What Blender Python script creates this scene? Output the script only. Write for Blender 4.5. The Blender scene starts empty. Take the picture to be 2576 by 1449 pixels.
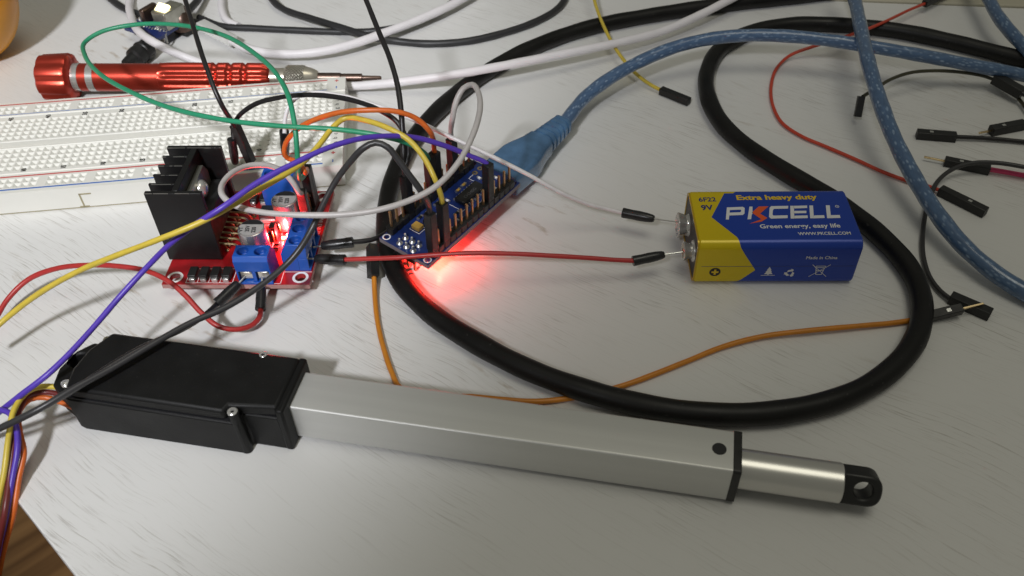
import bpy, bmesh, math, random
from mathutils import Vector, Matrix
import numpy as np
random.seed(7)
S = 0.001                                   # everything below is written in millimetres
sc = bpy.context.scene
col = sc.collection

# ------------------------------------------------------------------ camera
F_PX, CAM_H, PITCH, ROLL = 2250.5, 183.33, math.radians(44.55), math.radians(-1.67)
CX, CY = 1288.0, 724.5
Fv = Vector((0, math.cos(PITCH), -math.sin(PITCH)))
R0 = Vector((1, 0, 0)); U0 = Vector((0, math.sin(PITCH), math.cos(PITCH)))
Rv = R0 * math.cos(ROLL) + U0 * math.sin(ROLL)
Uv = -R0 * math.sin(ROLL) + U0 * math.cos(ROLL)
cam_data = bpy.data.cameras.new("camera")
cam = bpy.data.objects.new("camera", cam_data); col.objects.link(cam)
cam_data.sensor_width = 36; cam_data.lens = F_PX / 2576 * 36
cam_data.clip_start = 0.01; cam_data.clip_end = 20
M = Matrix.Identity(4)
for i in range(3):
    M[i][0] = Rv[i]; M[i][1] = Uv[i]; M[i][2] = -Fv[i]
M[2][3] = CAM_H * S
cam.matrix_world = M
cam_data.dof.use_dof = True
cam_data.dof.focus_distance = 0.262
cam_data.dof.aperture_fstop = 30
sc.camera = cam

def at(u, v, z=0.0):
    """a spot of the desk (or at height z above it) as it was measured in the photograph"""
    d = Fv + Rv * ((u - CX) / F_PX) - Uv * ((v - CY) / F_PX)
    t = (z - CAM_H) / d.z
    return Vector((d.x * t, d.y * t, z))

# ------------------------------------------------------------------ world + lights
w = bpy.data.worlds.new("World"); sc.world = w; w.use_nodes = True
bg = w.node_tree.nodes["Background"]
bg.inputs[0].default_value = (0.95, 0.94, 0.80, 1); bg.inputs[1].default_value = 0.132

def aim(o, target):
    d = Vector(target) - o.location
    o.rotation_euler = d.to_track_quat('-Z', 'Y').to_euler()

def spot(name, loc, tgt, energy, ang, blend, size, color):
    l = bpy.data.lights.new(name, 'SPOT'); o = bpy.data.objects.new(name, l); col.objects.link(o)
    l.energy = energy; l.spot_size = math.radians(ang); l.spot_blend = blend
    l.shadow_soft_size = size; l.color = color
    o.location = Vector(loc) * S; aim(o, Vector(tgt) * S); return o

def area(name, loc, tgt, energy, sx, sy, color):
    l = bpy.data.lights.new(name, 'AREA'); o = bpy.data.objects.new(name, l); col.objects.link(o)
    l.energy = energy; l.shape = 'RECTANGLE'; l.size = sx; l.size_y = sy; l.color = color
    o.location = Vector(loc) * S; aim(o, Vector(tgt) * S); return o

spot("desk_lamp", (-223, -348, 609), (-252, 258, 0), 16.8, 35.7, 0.28, 0.038, (0.955, 0.965, 1.0))  # inferred lamp; its cone edge stands in for the camera holder's shadow
spot("falloff_spot", (-223, -348, 609), (-65, 499, 0), 12.0, 38.5, 0.976, 0.038, (0.955, 0.965, 1.0))  # added spot at the same point, shapes the soft falloff to upper right
area("overhead_fill", (260, 60, 1500), (30, 200, 0), 3.7, 0.7, 0.7, (1.0, 0.97, 0.82))  # added soft fill from above for ambient light and contact shadows

sc.view_settings.view_transform = 'Standard'; sc.view_settings.look = 'None'
sc.view_settings.gamma = 1; sc.view_settings.exposure = 0; sc.view_settings.use_curve_mapping = False
sc.render.engine = 'CYCLES'
sc.cycles.use_denoising = True
sc.cycles.max_bounces = 8; sc.cycles.transparent_max_bounces = 8
sc.cycles.sample_clamp_indirect = 6; sc.cycles.caustics_reflective = False; sc.cycles.caustics_refractive = False

# ------------------------------------------------------------------ materials
def mat(name, c, rough=0.5, metal=0.0, spec=0.5, var=0.0, vscale=400.0, bump=0.0, bscale=900.0, trans=0.0,
        coat=0.0, emit=None, estr=0.0, stretch=None, rvar=0.0, sss=0.0):
    m = bpy.data.materials.new(name); m.use_nodes = True
    nt = m.node_tree; b = nt.nodes["Principled BSDF"]; L = nt.links
    c = tuple(c) + (1,)
    b.inputs["Base Color"].default_value = c
    b.inputs["Roughness"].default_value = rough; b.inputs["Metallic"].default_value = metal
    b.inputs["Specular IOR Level"].default_value = spec
    b.inputs["Transmission Weight"].default_value = trans
    b.inputs["Coat Weight"].default_value = coat
    if emit: b.inputs["Emission Color"].default_value = tuple(emit) + (1,); b.inputs["Emission Strength"].default_value = estr
    if sss:
        b.inputs["Subsurface Weight"].default_value = sss; b.inputs["Subsurface Radius"].default_value = (.002, .0015, .001)
    if var or bump or rvar:
        tc = nt.nodes.new("ShaderNodeTexCoord"); mp = nt.nodes.new("ShaderNodeMapping")
        L.new(tc.outputs["Object"], mp.inputs[0])
        if stretch: mp.inputs["Scale"].default_value = stretch
        n = nt.nodes.new("ShaderNodeTexNoise"); n.inputs["Scale"].default_value = vscale; n.inputs["Detail"].default_value = 4
        L.new(mp.outputs[0], n.inputs[0])
        if var:
            r = nt.nodes.new("ShaderNodeMapRange"); r.inputs["From Min"].default_value = .3; r.inputs["From Max"].default_value = .7
            r.inputs["To Min"].default_value = 1 - var; r.inputs["To Max"].default_value = 1 + var
            L.new(n.outputs[0], r.inputs[0])
            mx = nt.nodes.new("ShaderNodeMix"); mx.data_type = 'RGBA'; mx.blend_type = 'MULTIPLY'; mx.inputs[0].default_value = 1
            mx.inputs[6].default_value = c; L.new(r.outputs[0], mx.inputs[7]); L.new(mx.outputs[2], b.inputs["Base Color"])
        if rvar:
            r2 = nt.nodes.new("ShaderNodeMapRange"); r2.inputs["From Min"].default_value = .3; r2.inputs["From Max"].default_value = .7
            r2.inputs["To Min"].default_value = max(.02, rough - rvar); r2.inputs["To Max"].default_value = rough + rvar
            L.new(n.outputs[0], r2.inputs[0]); L.new(r2.outputs[0], b.inputs["Roughness"])
        if bump:
            n2 = nt.nodes.new("ShaderNodeTexNoise"); n2.inputs["Scale"].default_value = bscale; L.new(mp.outputs[0], n2.inputs[0])
            bp = nt.nodes.new("ShaderNodeBump"); bp.inputs["Strength"].default_value = bump; bp.inputs["Distance"].default_value = .0001
            L.new(n2.outputs[0], bp.inputs["Height"]); L.new(bp.outputs[0], b.inputs["Normal"])
    return m

MT = {}
def wiremat(k, c, **kw):
    MT[k] = mat("wire_" + k, c, rough=kw.pop('rough', .38), spec=.5, var=.07, vscale=300, bump=.12, bscale=500, **kw)
wiremat('green', (.025, .27, .14)); wiremat('orange', (.62, .13, .02)); wiremat('yellow', (.62, .47, .06))
wiremat('purple', (.09, .045, .42)); wiremat('grey', (.5, .47, .46)); wiremat('black', (.013, .012, .013))
wiremat('darkgrey', (.035, .034, .036)); wiremat('red', (.42, .03, .028)); wiremat('white', (.74, .71, .72))
wiremat('brown', (.14, .02, .02)); wiremat('pink', (.6, .04, .14)); wiremat('ochre', (.6, .22, .02))
wiremat('olive', (.045, .042, .022)); wiremat('ltred', (.55, .06, .03))
MT['cable_black'] = mat("cable_rubber", (.0045, .0042, .004), spec=.35, rough=.46, bump=.25, bscale=160, var=.25, vscale=60, rvar=.12)
MT['cable_flat'] = mat("cable_grey_rubber", (.022, .022, .024), rough=.45, bump=.15, bscale=200)
MT['cable_white'] = mat("cable_white_rubber", (.78, .75, .77), rough=.45, var=.03, vscale=80)
MT['plastic'] = mat("black_plastic", (.012, .012, .012), rough=.45, var=.2, vscale=500, bump=.15, bscale=1200, rvar=.1)
MT['boot'] = mat("shrink_sleeve", (.014, .014, .015), rough=.3, bump=.35, bscale=350, rvar=.1)
MT['housing'] = mat("actuator_plastic", (.0085, .0085, .0085), rough=.50, spec=.22, var=.15, vscale=120, bump=.35, bscale=2500, rvar=.06)
MT['alu'] = mat("anodised_aluminium", (.66, .66, .64), rough=.45, metal=.5, var=.03, vscale=300, bump=.07, bscale=2500, stretch=(.04, 1, 1), rvar=.03)
MT['rod'] = mat("polished_rod", (.68, .67, .64), rough=.3, metal=.72, var=.03, vscale=150, stretch=(.03, 1, 1))
MT['steel'] = mat("steel", (.72, .71, .68), rough=.22, metal=.72, var=.1, vscale=600)
MT['nickel'] = mat("nickel", (.70, .65, .55), rough=.3, metal=.8, var=.12, vscale=500)
MT['bitsteel'] = mat("dark_bit_steel", (.16, .11, .09), rough=.35, metal=.9, var=.15, vscale=500)
MT['solder'] = mat("solder", (.72, .72, .7), rough=.28, metal=.9, bump=.3, bscale=1500)
MT['gold'] = mat("gold_pin", (.58, .35, .17), rough=.3, metal=.85)
MT['brass'] = mat("brass_pin", (.75, .58, .33), rough=.3, metal=1)
MT['pcb_red'] = mat("red_circuit_board", (.36, .008, .012), rough=.35, var=.12, vscale=350, bump=.15, bscale=700, coat=.3)
MT['pcb_edge'] = mat("board_edge", (.42, .22, .2), rough=.7, var=.1)
MT['pcb_edge_grey'] = mat("board_edge_grey", (.2, .17, .18), rough=.7, var=.1)
MT['pcb_blue'] = mat("blue_circuit_board", (.009, .025, .13), rough=.32, var=.15, vscale=350, bump=.15, bscale=700, coat=.3)
MT['silk'] = mat("silkscreen_white", (.85, .83, .83), rough=.6)
MT['tb_blue'] = mat("terminal_blue", (.01, .085, .42), rough=.38, var=.06, vscale=300, bump=.08, bscale=600)
MT['sink'] = mat("heatsink_black", (.009, .0085, .009), spec=.35, rough=.38, var=.15, vscale=200, bump=.2, bscale=1800)
MT['raw_alu'] = mat("raw_edge", (.35, .34, .32), rough=.4, metal=.8)
MT['tab'] = mat("package_tab", (.5, .49, .43), rough=.35, metal=.9, var=.15, vscale=400)
MT['capcan'] = mat("capacitor_can", (.66, .64, .64), rough=.26, metal=.8, bump=.08, bscale=500, rvar=.06)
MT['captop'] = mat("capacitor_top", (.46, .455, .45), rough=.36, metal=.3, var=.06, vscale=900)
MT['ink'] = mat("black_ink", (.012, .012, .014), rough=.5)
MT['ink_grey'] = mat("grey_ink", (.12, .12, .13), rough=.6)
MT['tantalum'] = mat("tantalum_yellow", (.55, .33, .07), rough=.45, var=.08)
MT['bb'] = mat("breadboard_abs", (.77, .76, .71), rough=.42, spec=.4, var=.025, vscale=60, sss=.0)
MT['bb_red'] = mat("rail_red", (.55, .07, .07), rough=.5); MT['bb_blue'] = mat("rail_blue", (.05, .16, .5), rough=.5)
MT['seam'] = mat("adhesive_backing", (.36, .32, .2), rough=.8)
MT['red_alu'] = mat("red_anodised", (.56, .065, .04), rough=.3, metal=.8, var=.1, vscale=150, bump=.12, bscale=900, stretch=(1, 3, 1))
MT['bat_blue'] = mat("label_blue", (.01, .035, .33), rough=.25)
MT['bat_text'] = mat("label_white", (.72, .72, .73), rough=.35); MT['bat_yel'] = mat("label_yellow_ink", (.75, .5, .01), rough=.35)
MT['bat_ink'] = mat("label_navy_ink", (.02, .03, .14), rough=.35); MT['bat_or'] = mat("label_orange_ink", (.75, .1, .02), rough=.35)
MT['bat_end'] = mat("battery_end_plate", (.035, .035, .035), rough=.5, bump=.3, bscale=1200)
MT['led'] = mat("led_red", (.8, .1, .05), emit=(1, .12, .04), estr=60)
MT['warm_emitter'] = mat("warm_emissive", (.9, .85, .6), emit=(1, .86, .42), estr=2.6)
MT['clear'] = mat("shiny_plug_shell", (.84, .84, .82), rough=.16, metal=.35, coat=.4, bump=.4, bscale=180)
MT['ball'] = mat("orange_skin", (.72, .30, .003), rough=.38, var=.12, vscale=40, bump=.5, bscale=500, coat=.2)
MT['usb_plug'] = mat("translucent_blue", (.11, .24, .44), rough=.2, trans=.30, var=.38, vscale=110, bump=.3, bscale=250, coat=.5)

def dusty(m, amount=.5, scale=900, lo=.66, hi=.74, colr=(.16, .15, .14, 1)):
    """lint and fine dust lying on dark plastic"""
    nt = m.node_tree; b = nt.nodes["Principled BSDF"]; L = nt.links; N = nt.nodes.new
    tc = N("ShaderNodeTexCoord"); n = N("ShaderNodeTexNoise"); n.inputs["Scale"].default_value = scale; n.inputs["Detail"].default_value = 1
    L.new(tc.outputs["Object"], n.inputs[0])
    r = N("ShaderNodeMapRange"); r.inputs["From Min"].default_value = lo; r.inputs["From Max"].default_value = hi; r.inputs["To Max"].default_value = amount
    L.new(n.outputs[0], r.inputs[0])
    mx = N("ShaderNodeMix"); mx.data_type = 'RGBA'; mx.inputs[7].default_value = colr; L.new(r.outputs[0], mx.inputs[0])
    src = b.inputs["Base Color"]
    if src.is_linked: L.new(src.links[0].from_socket, mx.inputs[6])
    else: mx.inputs[6].default_value = src.default_value
    L.new(mx.outputs[2], b.inputs["Base Color"])
dusty(MT['housing'], .10, 1500, .70, .78); dusty(MT['cable_black'], .16, 1100, .70, .78)

def usb_material():
    m = bpy.data.materials.new("translucent_braided_cable"); m.use_nodes = True
    nt = m.node_tree; b = nt.nodes["Principled BSDF"]; L = nt.links
    N = nt.nodes.new
    uv = N("ShaderNodeUVMap"); mp = N("ShaderNodeMapping"); mp.inputs["Scale"].default_value = (.42, 15, 1); mp.inputs["Rotation"].default_value = (0, 0, .38)
    L.new(uv.outputs[0], mp.inputs[0])
    v1 = N("ShaderNodeTexVoronoi"); v1.inputs["Scale"].default_value = 1.0; L.new(mp.outputs[0], v1.inputs[0])
    rr = N("ShaderNodeMapRange"); rr.inputs["From Min"].default_value = .12; rr.inputs["From Max"].default_value = .42
    rr.inputs["To Min"].default_value = 1; rr.inputs["To Max"].default_value = 0
    L.new(v1.outputs["Distance"], rr.inputs[0])
    n = N("ShaderNodeTexNoise"); n.inputs["Scale"].default_value = .5; n.inputs["Detail"].default_value = 4; L.new(mp.outputs[0], n.inputs[0])
    mul = N("ShaderNodeMath"); mul.operation = 'MULTIPLY'; L.new(rr.outputs[0], mul.inputs[0])
    r2 = N("ShaderNodeMapRange"); r2.inputs["From Min"].default_value = .40; r2.inputs["From Max"].default_value = .50
    L.new(n.outputs[0], r2.inputs[0]); L.new(r2.outputs[0], mul.inputs[1])
    mx = N("ShaderNodeMix"); mx.data_type = 'RGBA'
    mx.inputs[6].default_value = (.045, .085, .165, 1); mx.inputs[7].default_value = (.42, .54, .70, 1)  # pale braid flecks, with their glints put into the colour
    L.new(mul.outputs[0], mx.inputs[0])
    n3 = N("ShaderNodeTexNoise"); n3.inputs["Scale"].default_value = .8; L.new(mp.outputs[0], n3.inputs[0])
    mx2 = N("ShaderNodeMix"); mx2.data_type = 'RGBA'; mx2.inputs[7].default_value = (.10, .185, .34, 1)
    L.new(n3.outputs[0], mx2.inputs[0]); L.new(mx.outputs[2], mx2.inputs[6])
    L.new(mx2.outputs[2], b.inputs["Base Color"])
    b.inputs["Roughness"].default_value = .3; b.inputs["Coat Weight"].default_value = .6; b.inputs["Coat Roughness"].default_value = .15
    return m
MT['usb'] = usb_material()

def knurl_material():
    m = mat("knurled_nickel", (.68, .64, .55), rough=.28, metal=.75)
    nt = m.node_tree; L = nt.links; N = nt.nodes.new
    uv = N("ShaderNodeUVMap"); sp = N("ShaderNodeSeparateXYZ"); L.new(uv.outputs[0], sp.inputs[0])
    outs = []
    for sgn in (1, -1):
        a = N("ShaderNodeMath"); a.operation = 'MULTIPLY'; a.inputs[1].default_value = 5.2; L.new(sp.outputs[0], a.inputs[0])
        c = N("ShaderNodeMath"); c.operation = 'MULTIPLY_ADD'; c.inputs[1].default_value = sgn * 2 * math.pi * 26; L.new(sp.outputs[1], c.inputs[0]); L.new(a.outputs[0], c.inputs[2])
        s = N("ShaderNodeMath"); s.operation = 'SINE'; L.new(c.outputs[0], s.inputs[0]); outs.append(s)
    mn = N("ShaderNodeMath"); mn.operation = 'MINIMUM'; L.new(outs[0].outputs[0], mn.inputs[0]); L.new(outs[1].outputs[0], mn.inputs[1])
    bp = N("ShaderNodeBump"); bp.inputs["Distance"].default_value = .0003; bp.inputs["Strength"].default_value = 1; L.new(mn.outputs[0], bp.inputs["Height"])
    L.new(bp.outputs[0], nt.nodes["Principled BSDF"].inputs["Normal"]); return m
MT['knurl'] = knurl_material()

def desk_material():
    m = bpy.data.materials.new("white_wood_grain_laminate"); m.use_nodes = True
    nt = m.node_tree; b = nt.nodes["Principled BSDF"]; L = nt.links; N = nt.nodes.new
    tc = N("ShaderNodeTexCoord"); rot = N("ShaderNodeMapping"); rot.inputs["Rotation"].default_value = (0, 0, math.radians(37))
    L.new(tc.outputs["Object"], rot.inputs[0])
    # gentle waviness of the grain
    wn = N("ShaderNodeTexNoise"); wn.inputs["Scale"].default_value = 18; L.new(rot.outputs[0], wn.inputs[0])
    add = N("ShaderNodeVectorMath"); add.operation = 'MULTIPLY_ADD'; add.inputs[1].default_value = (.0, .012, 0)
    L.new(wn.outputs["Color"], add.inputs[0]); L.new(rot.outputs[0], add.inputs[2])
    def streak(sx, sy, lo, hi, detail=3):
        mp = N("ShaderNodeMapping"); mp.inputs["Scale"].default_value = (sx, sy, 1); L.new(add.outputs[0], mp.inputs[0])
        n = N("ShaderNodeTexNoise"); n.inputs["Scale"].default_value = 1; n.inputs["Detail"].default_value = detail; n.inputs["Roughness"].default_value = .6
        L.new(mp.outputs[0], n.inputs[0])
        r = N("ShaderNodeMapRange"); r.inputs["From Min"].default_value = lo; r.inputs["From Max"].default_value = hi
        L.new(n.outputs[0], r.inputs[0]); return r
    fine = streak(70, 2300, .56, .67)          # short pore scratches
    med = streak(50, 1500, .58, .72)
    patch = streak(10, 22, .42, .60, 3)         # where the pores gather
    def mul(a, c):
        k = N("ShaderNodeMath"); k.operation = 'MULTIPLY'; L.new(a, k.inputs[0])
        if isinstance(c, float): k.inputs[1].default_value = c
        else: L.new(c, k.inputs[1])
        return k.outputs[0]
    s1 = mul(fine.outputs[0], patch.outputs[0])
    mx_ = N("ShaderNodeMath"); mx_.operation = 'MAXIMUM'; L.new(s1, mx_.inputs[0]); L.new(mul(med.outputs[0], .25), mx_.inputs[1])
    colr = N("ShaderNodeMix"); colr.data_type = 'RGBA'; colr.inputs[6].default_value = (.735, .73, .72, 1); colr.inputs[7].default_value = (.36, .335, .295, 1)
    L.new(mul(mx_.outputs[0], .62), colr.inputs[0])
    # faint worn brownish stains
    st = streak(70, 300, .57, .72, 5); stp = streak(13, 20, .56, .68, 1)
    c2 = N("ShaderNodeMix"); c2.data_type = 'RGBA'; c2.inputs[7].default_value = (.36, .28, .19, 1)
    L.new(mul(mul(st.outputs[0], stp.outputs[0]), .75), c2.inputs[0]); L.new(colr.outputs[2], c2.inputs[6])
    L.new(c2.outputs[2], b.inputs["Base Color"])
    b.inputs["Roughness"].default_value = .31; b.inputs["Specular IOR Level"].default_value = .36
    bp = N("ShaderNodeBump"); bp.inputs["Strength"].default_value = .4; bp.inputs["Distance"].default_value = .0001; bp.invert = True
    mp = N("ShaderNodeMapping"); mp.inputs["Scale"].default_value = (28, 700, 1); L.new(add.outputs[0], mp.inputs[0])
    n = N("ShaderNodeTexNoise"); n.inputs["Scale"].default_value = 1; n.inputs["Detail"].default_value = 4; L.new(mp.outputs[0], n.inputs[0])
    hh = N("ShaderNodeMath"); hh.operation = 'MULTIPLY_ADD'; hh.inputs[1].default_value = .25; L.new(n.outputs[0], hh.inputs[0]); L.new(mx_.outputs[0], hh.inputs[2])
    L.new(hh.outputs[0], bp.inputs["Height"]); L.new(bp.outputs[0], b.inputs["Normal"])
    return m

def floor_material():
    m = bpy.data.materials.new("brown_wood_floor"); m.use_nodes = True
    nt = m.node_tree; b = nt.nodes["Principled BSDF"]; L = nt.links; N = nt.nodes.new
    tc = N("ShaderNodeTexCoord"); m0 = N("ShaderNodeMapping"); m0.inputs["Rotation"].default_value = (0, 0, math.radians(-42)); L.new(tc.outputs["Object"], m0.inputs[0])
    mp = N("ShaderNodeMapping"); mp.inputs["Scale"].default_value = (3, 40, 1); L.new(m0.outputs[0], mp.inputs[0])
    n = N("ShaderNodeTexNoise"); n.inputs["Scale"].default_value = 1; n.inputs["Detail"].default_value = 6; L.new(mp.outputs[0], n.inputs[0])
    cr = N("ShaderNodeValToRGB"); cr.color_ramp.elements[0].position = .35; cr.color_ramp.elements[0].color = (.14, .06, .02, 1)
    cr.color_ramp.elements[1].position = .7; cr.color_ramp.elements[1].color = (.52, .28, .11, 1)
    L.new(n.outputs[0], cr.inputs[0]); L.new(cr.outputs[0], b.inputs["Base Color"]); b.inputs["Roughness"].default_value = .4
    return m

# ------------------------------------------------------------------ geometry helpers
class MB:
    def __init__(s): s.v = []; s.f = []; s.uv = None
    def add(s, vs, fs, uvs=None):
        o = len(s.v); s.v += [tuple(v) for v in vs]; s.f += [tuple(i + o for i in f) for f in fs]
        if uvs is not None:
            if s.uv is None: s.uv = {}
            for k, q in enumerate(uvs): s.uv[o + k] = q
        return s
    def box(s, x0, x1, y0, y1, z0, z1, M=None):
        vs = [Vector((x, y, z)) for z in (z0, z1) for y in (y0, y1) for x in (x0, x1)]
        if M is not None: vs = [M @ v for v in vs]
        return s.add(vs, [(0, 2, 3, 1), (4, 5, 7, 6), (0, 1, 5, 4), (2, 6, 7, 3), (0, 4, 6, 2), (1, 3, 7, 5)])
    def prism(s, prof, a0, a1, axis='x'):
        """profile of 2-D points swept along an axis; x: (y,z)  y: (x,z)  z: (x,y)"""
        n = len(prof); vs = []
        for a in (a0, a1):
            for p, q in prof: vs.append({'x': (a, p, q), 'y': (p, a, q), 'z': (p, q, a)}[axis])
        return s.add(vs, [tuple(range(n))[::-1], tuple(range(n, 2 * n))] + [(i, (i + 1) % n, n + (i + 1) % n, n + i) for i in range(n)])
    def cyl(s, p0, p1, r0, r1=None, n=24, caps=True):
        r1 = r0 if r1 is None else r1; return s.tube([p0, p1], [r0, r1], n, caps)
    def tube(s, pts, r, n=12, caps=True, flat=1.0):
        pts = [Vector(p) for p in pts]; rs = r if isinstance(r, (list, tuple)) else [r] * len(pts)
        T = [(pts[min(i + 1, len(pts) - 1)] - pts[max(i - 1, 0)]).normalized() for i in range(len(pts))]
        up = Vector((0, 0, 1)) if abs(T[0].z) < .9 else Vector((0, 1, 0))
        A = T[0].cross(up).normalized(); vs = []; uvs = []; d = 0
        for i, p in enumerate(pts):
            if i: d += (p - pts[i - 1]).length
            A = (A - T[i] * A.dot(T[i]))
            A = A.normalized() if A.length > 1e-6 else T[i].orthogonal().normalized()
            B = T[i].cross(A)
            for k in range(n + 1):
                t = 2 * math.pi * k / n
                vs.append(p + A * (math.cos(t) * rs[i]) + B * (math.sin(t) * rs[i] * flat)); uvs.append((d, k / n))
        m = n + 1
        fs = [(i * m + k, i * m + k + 1, (i + 1) * m + k + 1, (i + 1) * m + k) for i in range(len(pts) - 1) for k in range(n)]
        if caps:
            fs.append(tuple(range(n))[::-1]); o = (len(pts) - 1) * m; fs.append(tuple(o + k for k in range(n)))
        return s.add(vs, fs, uvs)
    def lathe(s, prof, n=48, mod=None, axis=(1, 0, 0), caps=True):
        """prof: (pos, radius); turned about the local x axis; mod(pos, angle) -> radius factor"""
        vs = []; uvs = []; m = n + 1
        for x, r in prof:
            for k in range(m):
                t = 2 * math.pi * k / n; rr = r * (mod(x, t) if mod else 1)
                vs.append((x, math.cos(t) * rr, math.sin(t) * rr)); uvs.append((x, k / n))
        fs = [(i * m + k, (i + 1) * m + k, (i + 1) * m + k + 1, i * m + k + 1) for i in range(len(prof) - 1) for k in range(n)]
        if caps: fs += [tuple(range(n)), tuple((len(prof) - 1) * m + k for k in range(n))[::-1]]
        return s.add(vs, fs, uvs)
    def xf(s, M): s.v = [tuple(M @ Vector(v)) for v in s.v]; return s
    def mesh(s, name, m, smooth=True, weld=True, sharp=35):
        me = bpy.data.meshes.new(name)
        me.from_pydata([(a * S, b * S, c * S) for a, b, c in s.v], [], s.f)
        if s.uv:
            ul = me.uv_layers.new(name="UVMap")
            for lp in me.loops: ul.data[lp.index].uv = s.uv.get(lp.vertex_index, (0, 0))
        bm = bmesh.new(); bm.from_mesh(me)
        if weld: bmesh.ops.remove_doubles(bm, verts=bm.verts, dist=1e-7)
        bmesh.ops.recalc_face_normals(bm, faces=bm.faces); bm.to_mesh(me); bm.free()
        if smooth:
            me.polygons.foreach_set('use_smooth', [True] * len(me.polygons)); me.set_sharp_from_angle(angle=math.radians(sharp))
        if isinstance(m, str): m = MT[m]
        me.materials.append(m); return me
    def build(s, name, m, parent=None, bevel=0, loc=None, **kw):
        o = bpy.data.objects.new(name, s.mesh(name, m, **kw)); col.objects.link(o)
        if parent is not None: o.parent = parent
        if loc is not None: o.location = Vector(loc) * S
        if bevel:
            b = o.modifiers.new("edge", 'BEVEL'); b.width = bevel * S; b.segments = 2; b.limit_method = 'ANGLE'; b.angle_limit = math.radians(40)
        return o

def cut(o, cutter):
    """drill / mill real openings"""
    c = bpy.data.objects.new("tmp", cutter.mesh("tmp", MT['ink'], smooth=False)); col.objects.link(c)
    c.parent = o.parent; c.location = o.location
    bpy.context.view_layer.update()
    md = o.modifiers.new("cut", 'BOOLEAN'); md.operation = 'DIFFERENCE'; md.object = c; md.solver = 'EXACT'
    # the opening goes first so that a bevel still rounds its edges
    if len(o.modifiers) > 1: o.modifiers.move(len(o.modifiers) - 1, 0)
    bev = [m for m in o.modifiers if m.type == 'BEVEL']
    for m_ in bev: m_.show_viewport = False
    dg = bpy.context.evaluated_depsgraph_get(); me = bpy.data.meshes.new_from_object(o.evaluated_get(dg))
    me.materials.clear(); me.materials.append(o.data.materials[0])
    for p in me.polygons: p.material_index = 0
    o.modifiers.remove(md); o.data = me
    for m_ in bev: m_.show_viewport = True
    me.polygons.foreach_set('use_smooth', [True] * len(me.polygons)); me.set_sharp_from_angle(angle=math.radians(35))
    bpy.data.objects.remove(c)

def thing(name, label, cat, loc=(0, 0, 0), M=None, group=None):
    o = bpy.data.objects.new(name, None); col.objects.link(o); o.empty_display_size = .005
    if M is not None:
        Q = M.copy(); Q.translation = Q.translation * S; o.matrix_world = Q
    else: o.location = Vector(loc) * S
    o['label'] = label; o['category'] = cat
    if group: o['group'] = group
    return o
def structure(o): o['kind'] = 'structure'; return o

def lettering(name, txt, size, M, m, parent, bold=0.0, sx=1.0, align='LEFT'):
    cu = bpy.data.curves.new(name, 'FONT'); cu.body = txt; cu.size = size * S / .72; cu.offset = bold * S; cu.align_x = align
    cu.resolution_u = 3
    t = bpy.data.objects.new("tmp", cu); col.objects.link(t)
    bpy.context.view_layer.update()
    me = bpy.data.meshes.new_from_object(t.evaluated_get(bpy.context.evaluated_depsgraph_get()))
    bpy.data.objects.remove(t)
    Q = M.copy(); Q.translation = Q.translation * S
    me.transform(Q @ Matrix.Diagonal((sx, 1, 1, 1)))
    me.materials.clear(); me.materials.append(MT[m])
    o = bpy.data.objects.new(name, me); col.objects.link(o); o.parent = parent; return o

def frame(x, y, deg, z=0): return Matrix.Translation((x, y, z)) @ Matrix.Rotation(math.radians(deg), 4, 'Z')
def axes(o, x, y, z=None):
    x = Vector(x).normalized(); z = x.cross(Vector(y)).normalized() if z is None else Vector(z); y = z.cross(x)
    Q = Matrix.Identity(4)
    for i in range(3): Q[i][0] = x[i]; Q[i][1] = y[i]; Q[i][2] = z[i]; Q[i][3] = o[i]
    return Q
def spline(P, step=1.2):
    P = [Vector(p) for p in P]; out = []
    Q = [P[0] * 2 - P[1]] + P + [P[-1] * 2 - P[-2]]
    for i in range(1, len(Q) - 2):
        a, b, c, d = Q[i - 1:i + 3]
        ta = max((b - a).length, 1e-3) ** .5; tb = max((c - b).length, 1e-3) ** .5; tc_ = max((d - c).length, 1e-3) ** .5
        m1 = (b - a) / ta - (c - a) / (ta + tb) + (c - b) / tb; m2 = (c - b) / tb - (d - b) / (tb + tc_) + (d - c) / tc_
        m1 *= tb; m2 *= tb
        n = max(2, int((c - b).length / step))
        for k in range(n):
            t = k / n
            out.append(b * (2 * t ** 3 - 3 * t ** 2 + 1) + m1 * (t ** 3 - 2 * t ** 2 + t) + c * (-2 * t ** 3 + 3 * t ** 2) + m2 * (t ** 3 - t ** 2))
    return out + [P[-1]]
def P3(L): return [at(*p) if not isinstance(p, Vector) else p for p in L]

# ------------------------------------------------------------------ the setting
desk = MB()
# the desk: its near-left edge runs diagonally, its back edge runs along the top of the view
e0 = at(28, 1240); e1 = at(190, 1449); dr = (e1 - e0).normalized()
c0 = Vector((-437, 437, 0)); c1 = e0 + dr * 1500
b0 = at(2260, 8); b1 = at(2576, 20); db = (b1 - b0).normalized()
k0 = b0 - db * 1500; k1 = b1 + db * 900
ne = Vector((-dr.y, dr.x, 0)); k0 = b0 - db * ((b0 - e0).dot(ne) / db.dot(ne)); c1 = e0 + dr * 1500
top = [(c1.x, c1.y), (k1.x, c1.y), (k1.x, k1.y), (k0.x, k0.y)]
desk.prism(top, -22, 0, 'z')
structure(desk.build("desk_top", desk_material(), bevel=.5))
MT['wall'] = mat("cream_wall_strip", (.50, .47, .37), rough=.6, var=.04, vscale=30)
nb = Vector((-db.y, db.x, 0))
ws = MB(); q = [k0 + nb * .4, k1 + nb * .4, k1 + nb * 60, k0 + nb * 60]
ws.prism([(p.x, p.y) for p in q], -60, .9, 'z'); structure(ws.build("wall_strip", 'wall', bevel=.8))
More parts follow.
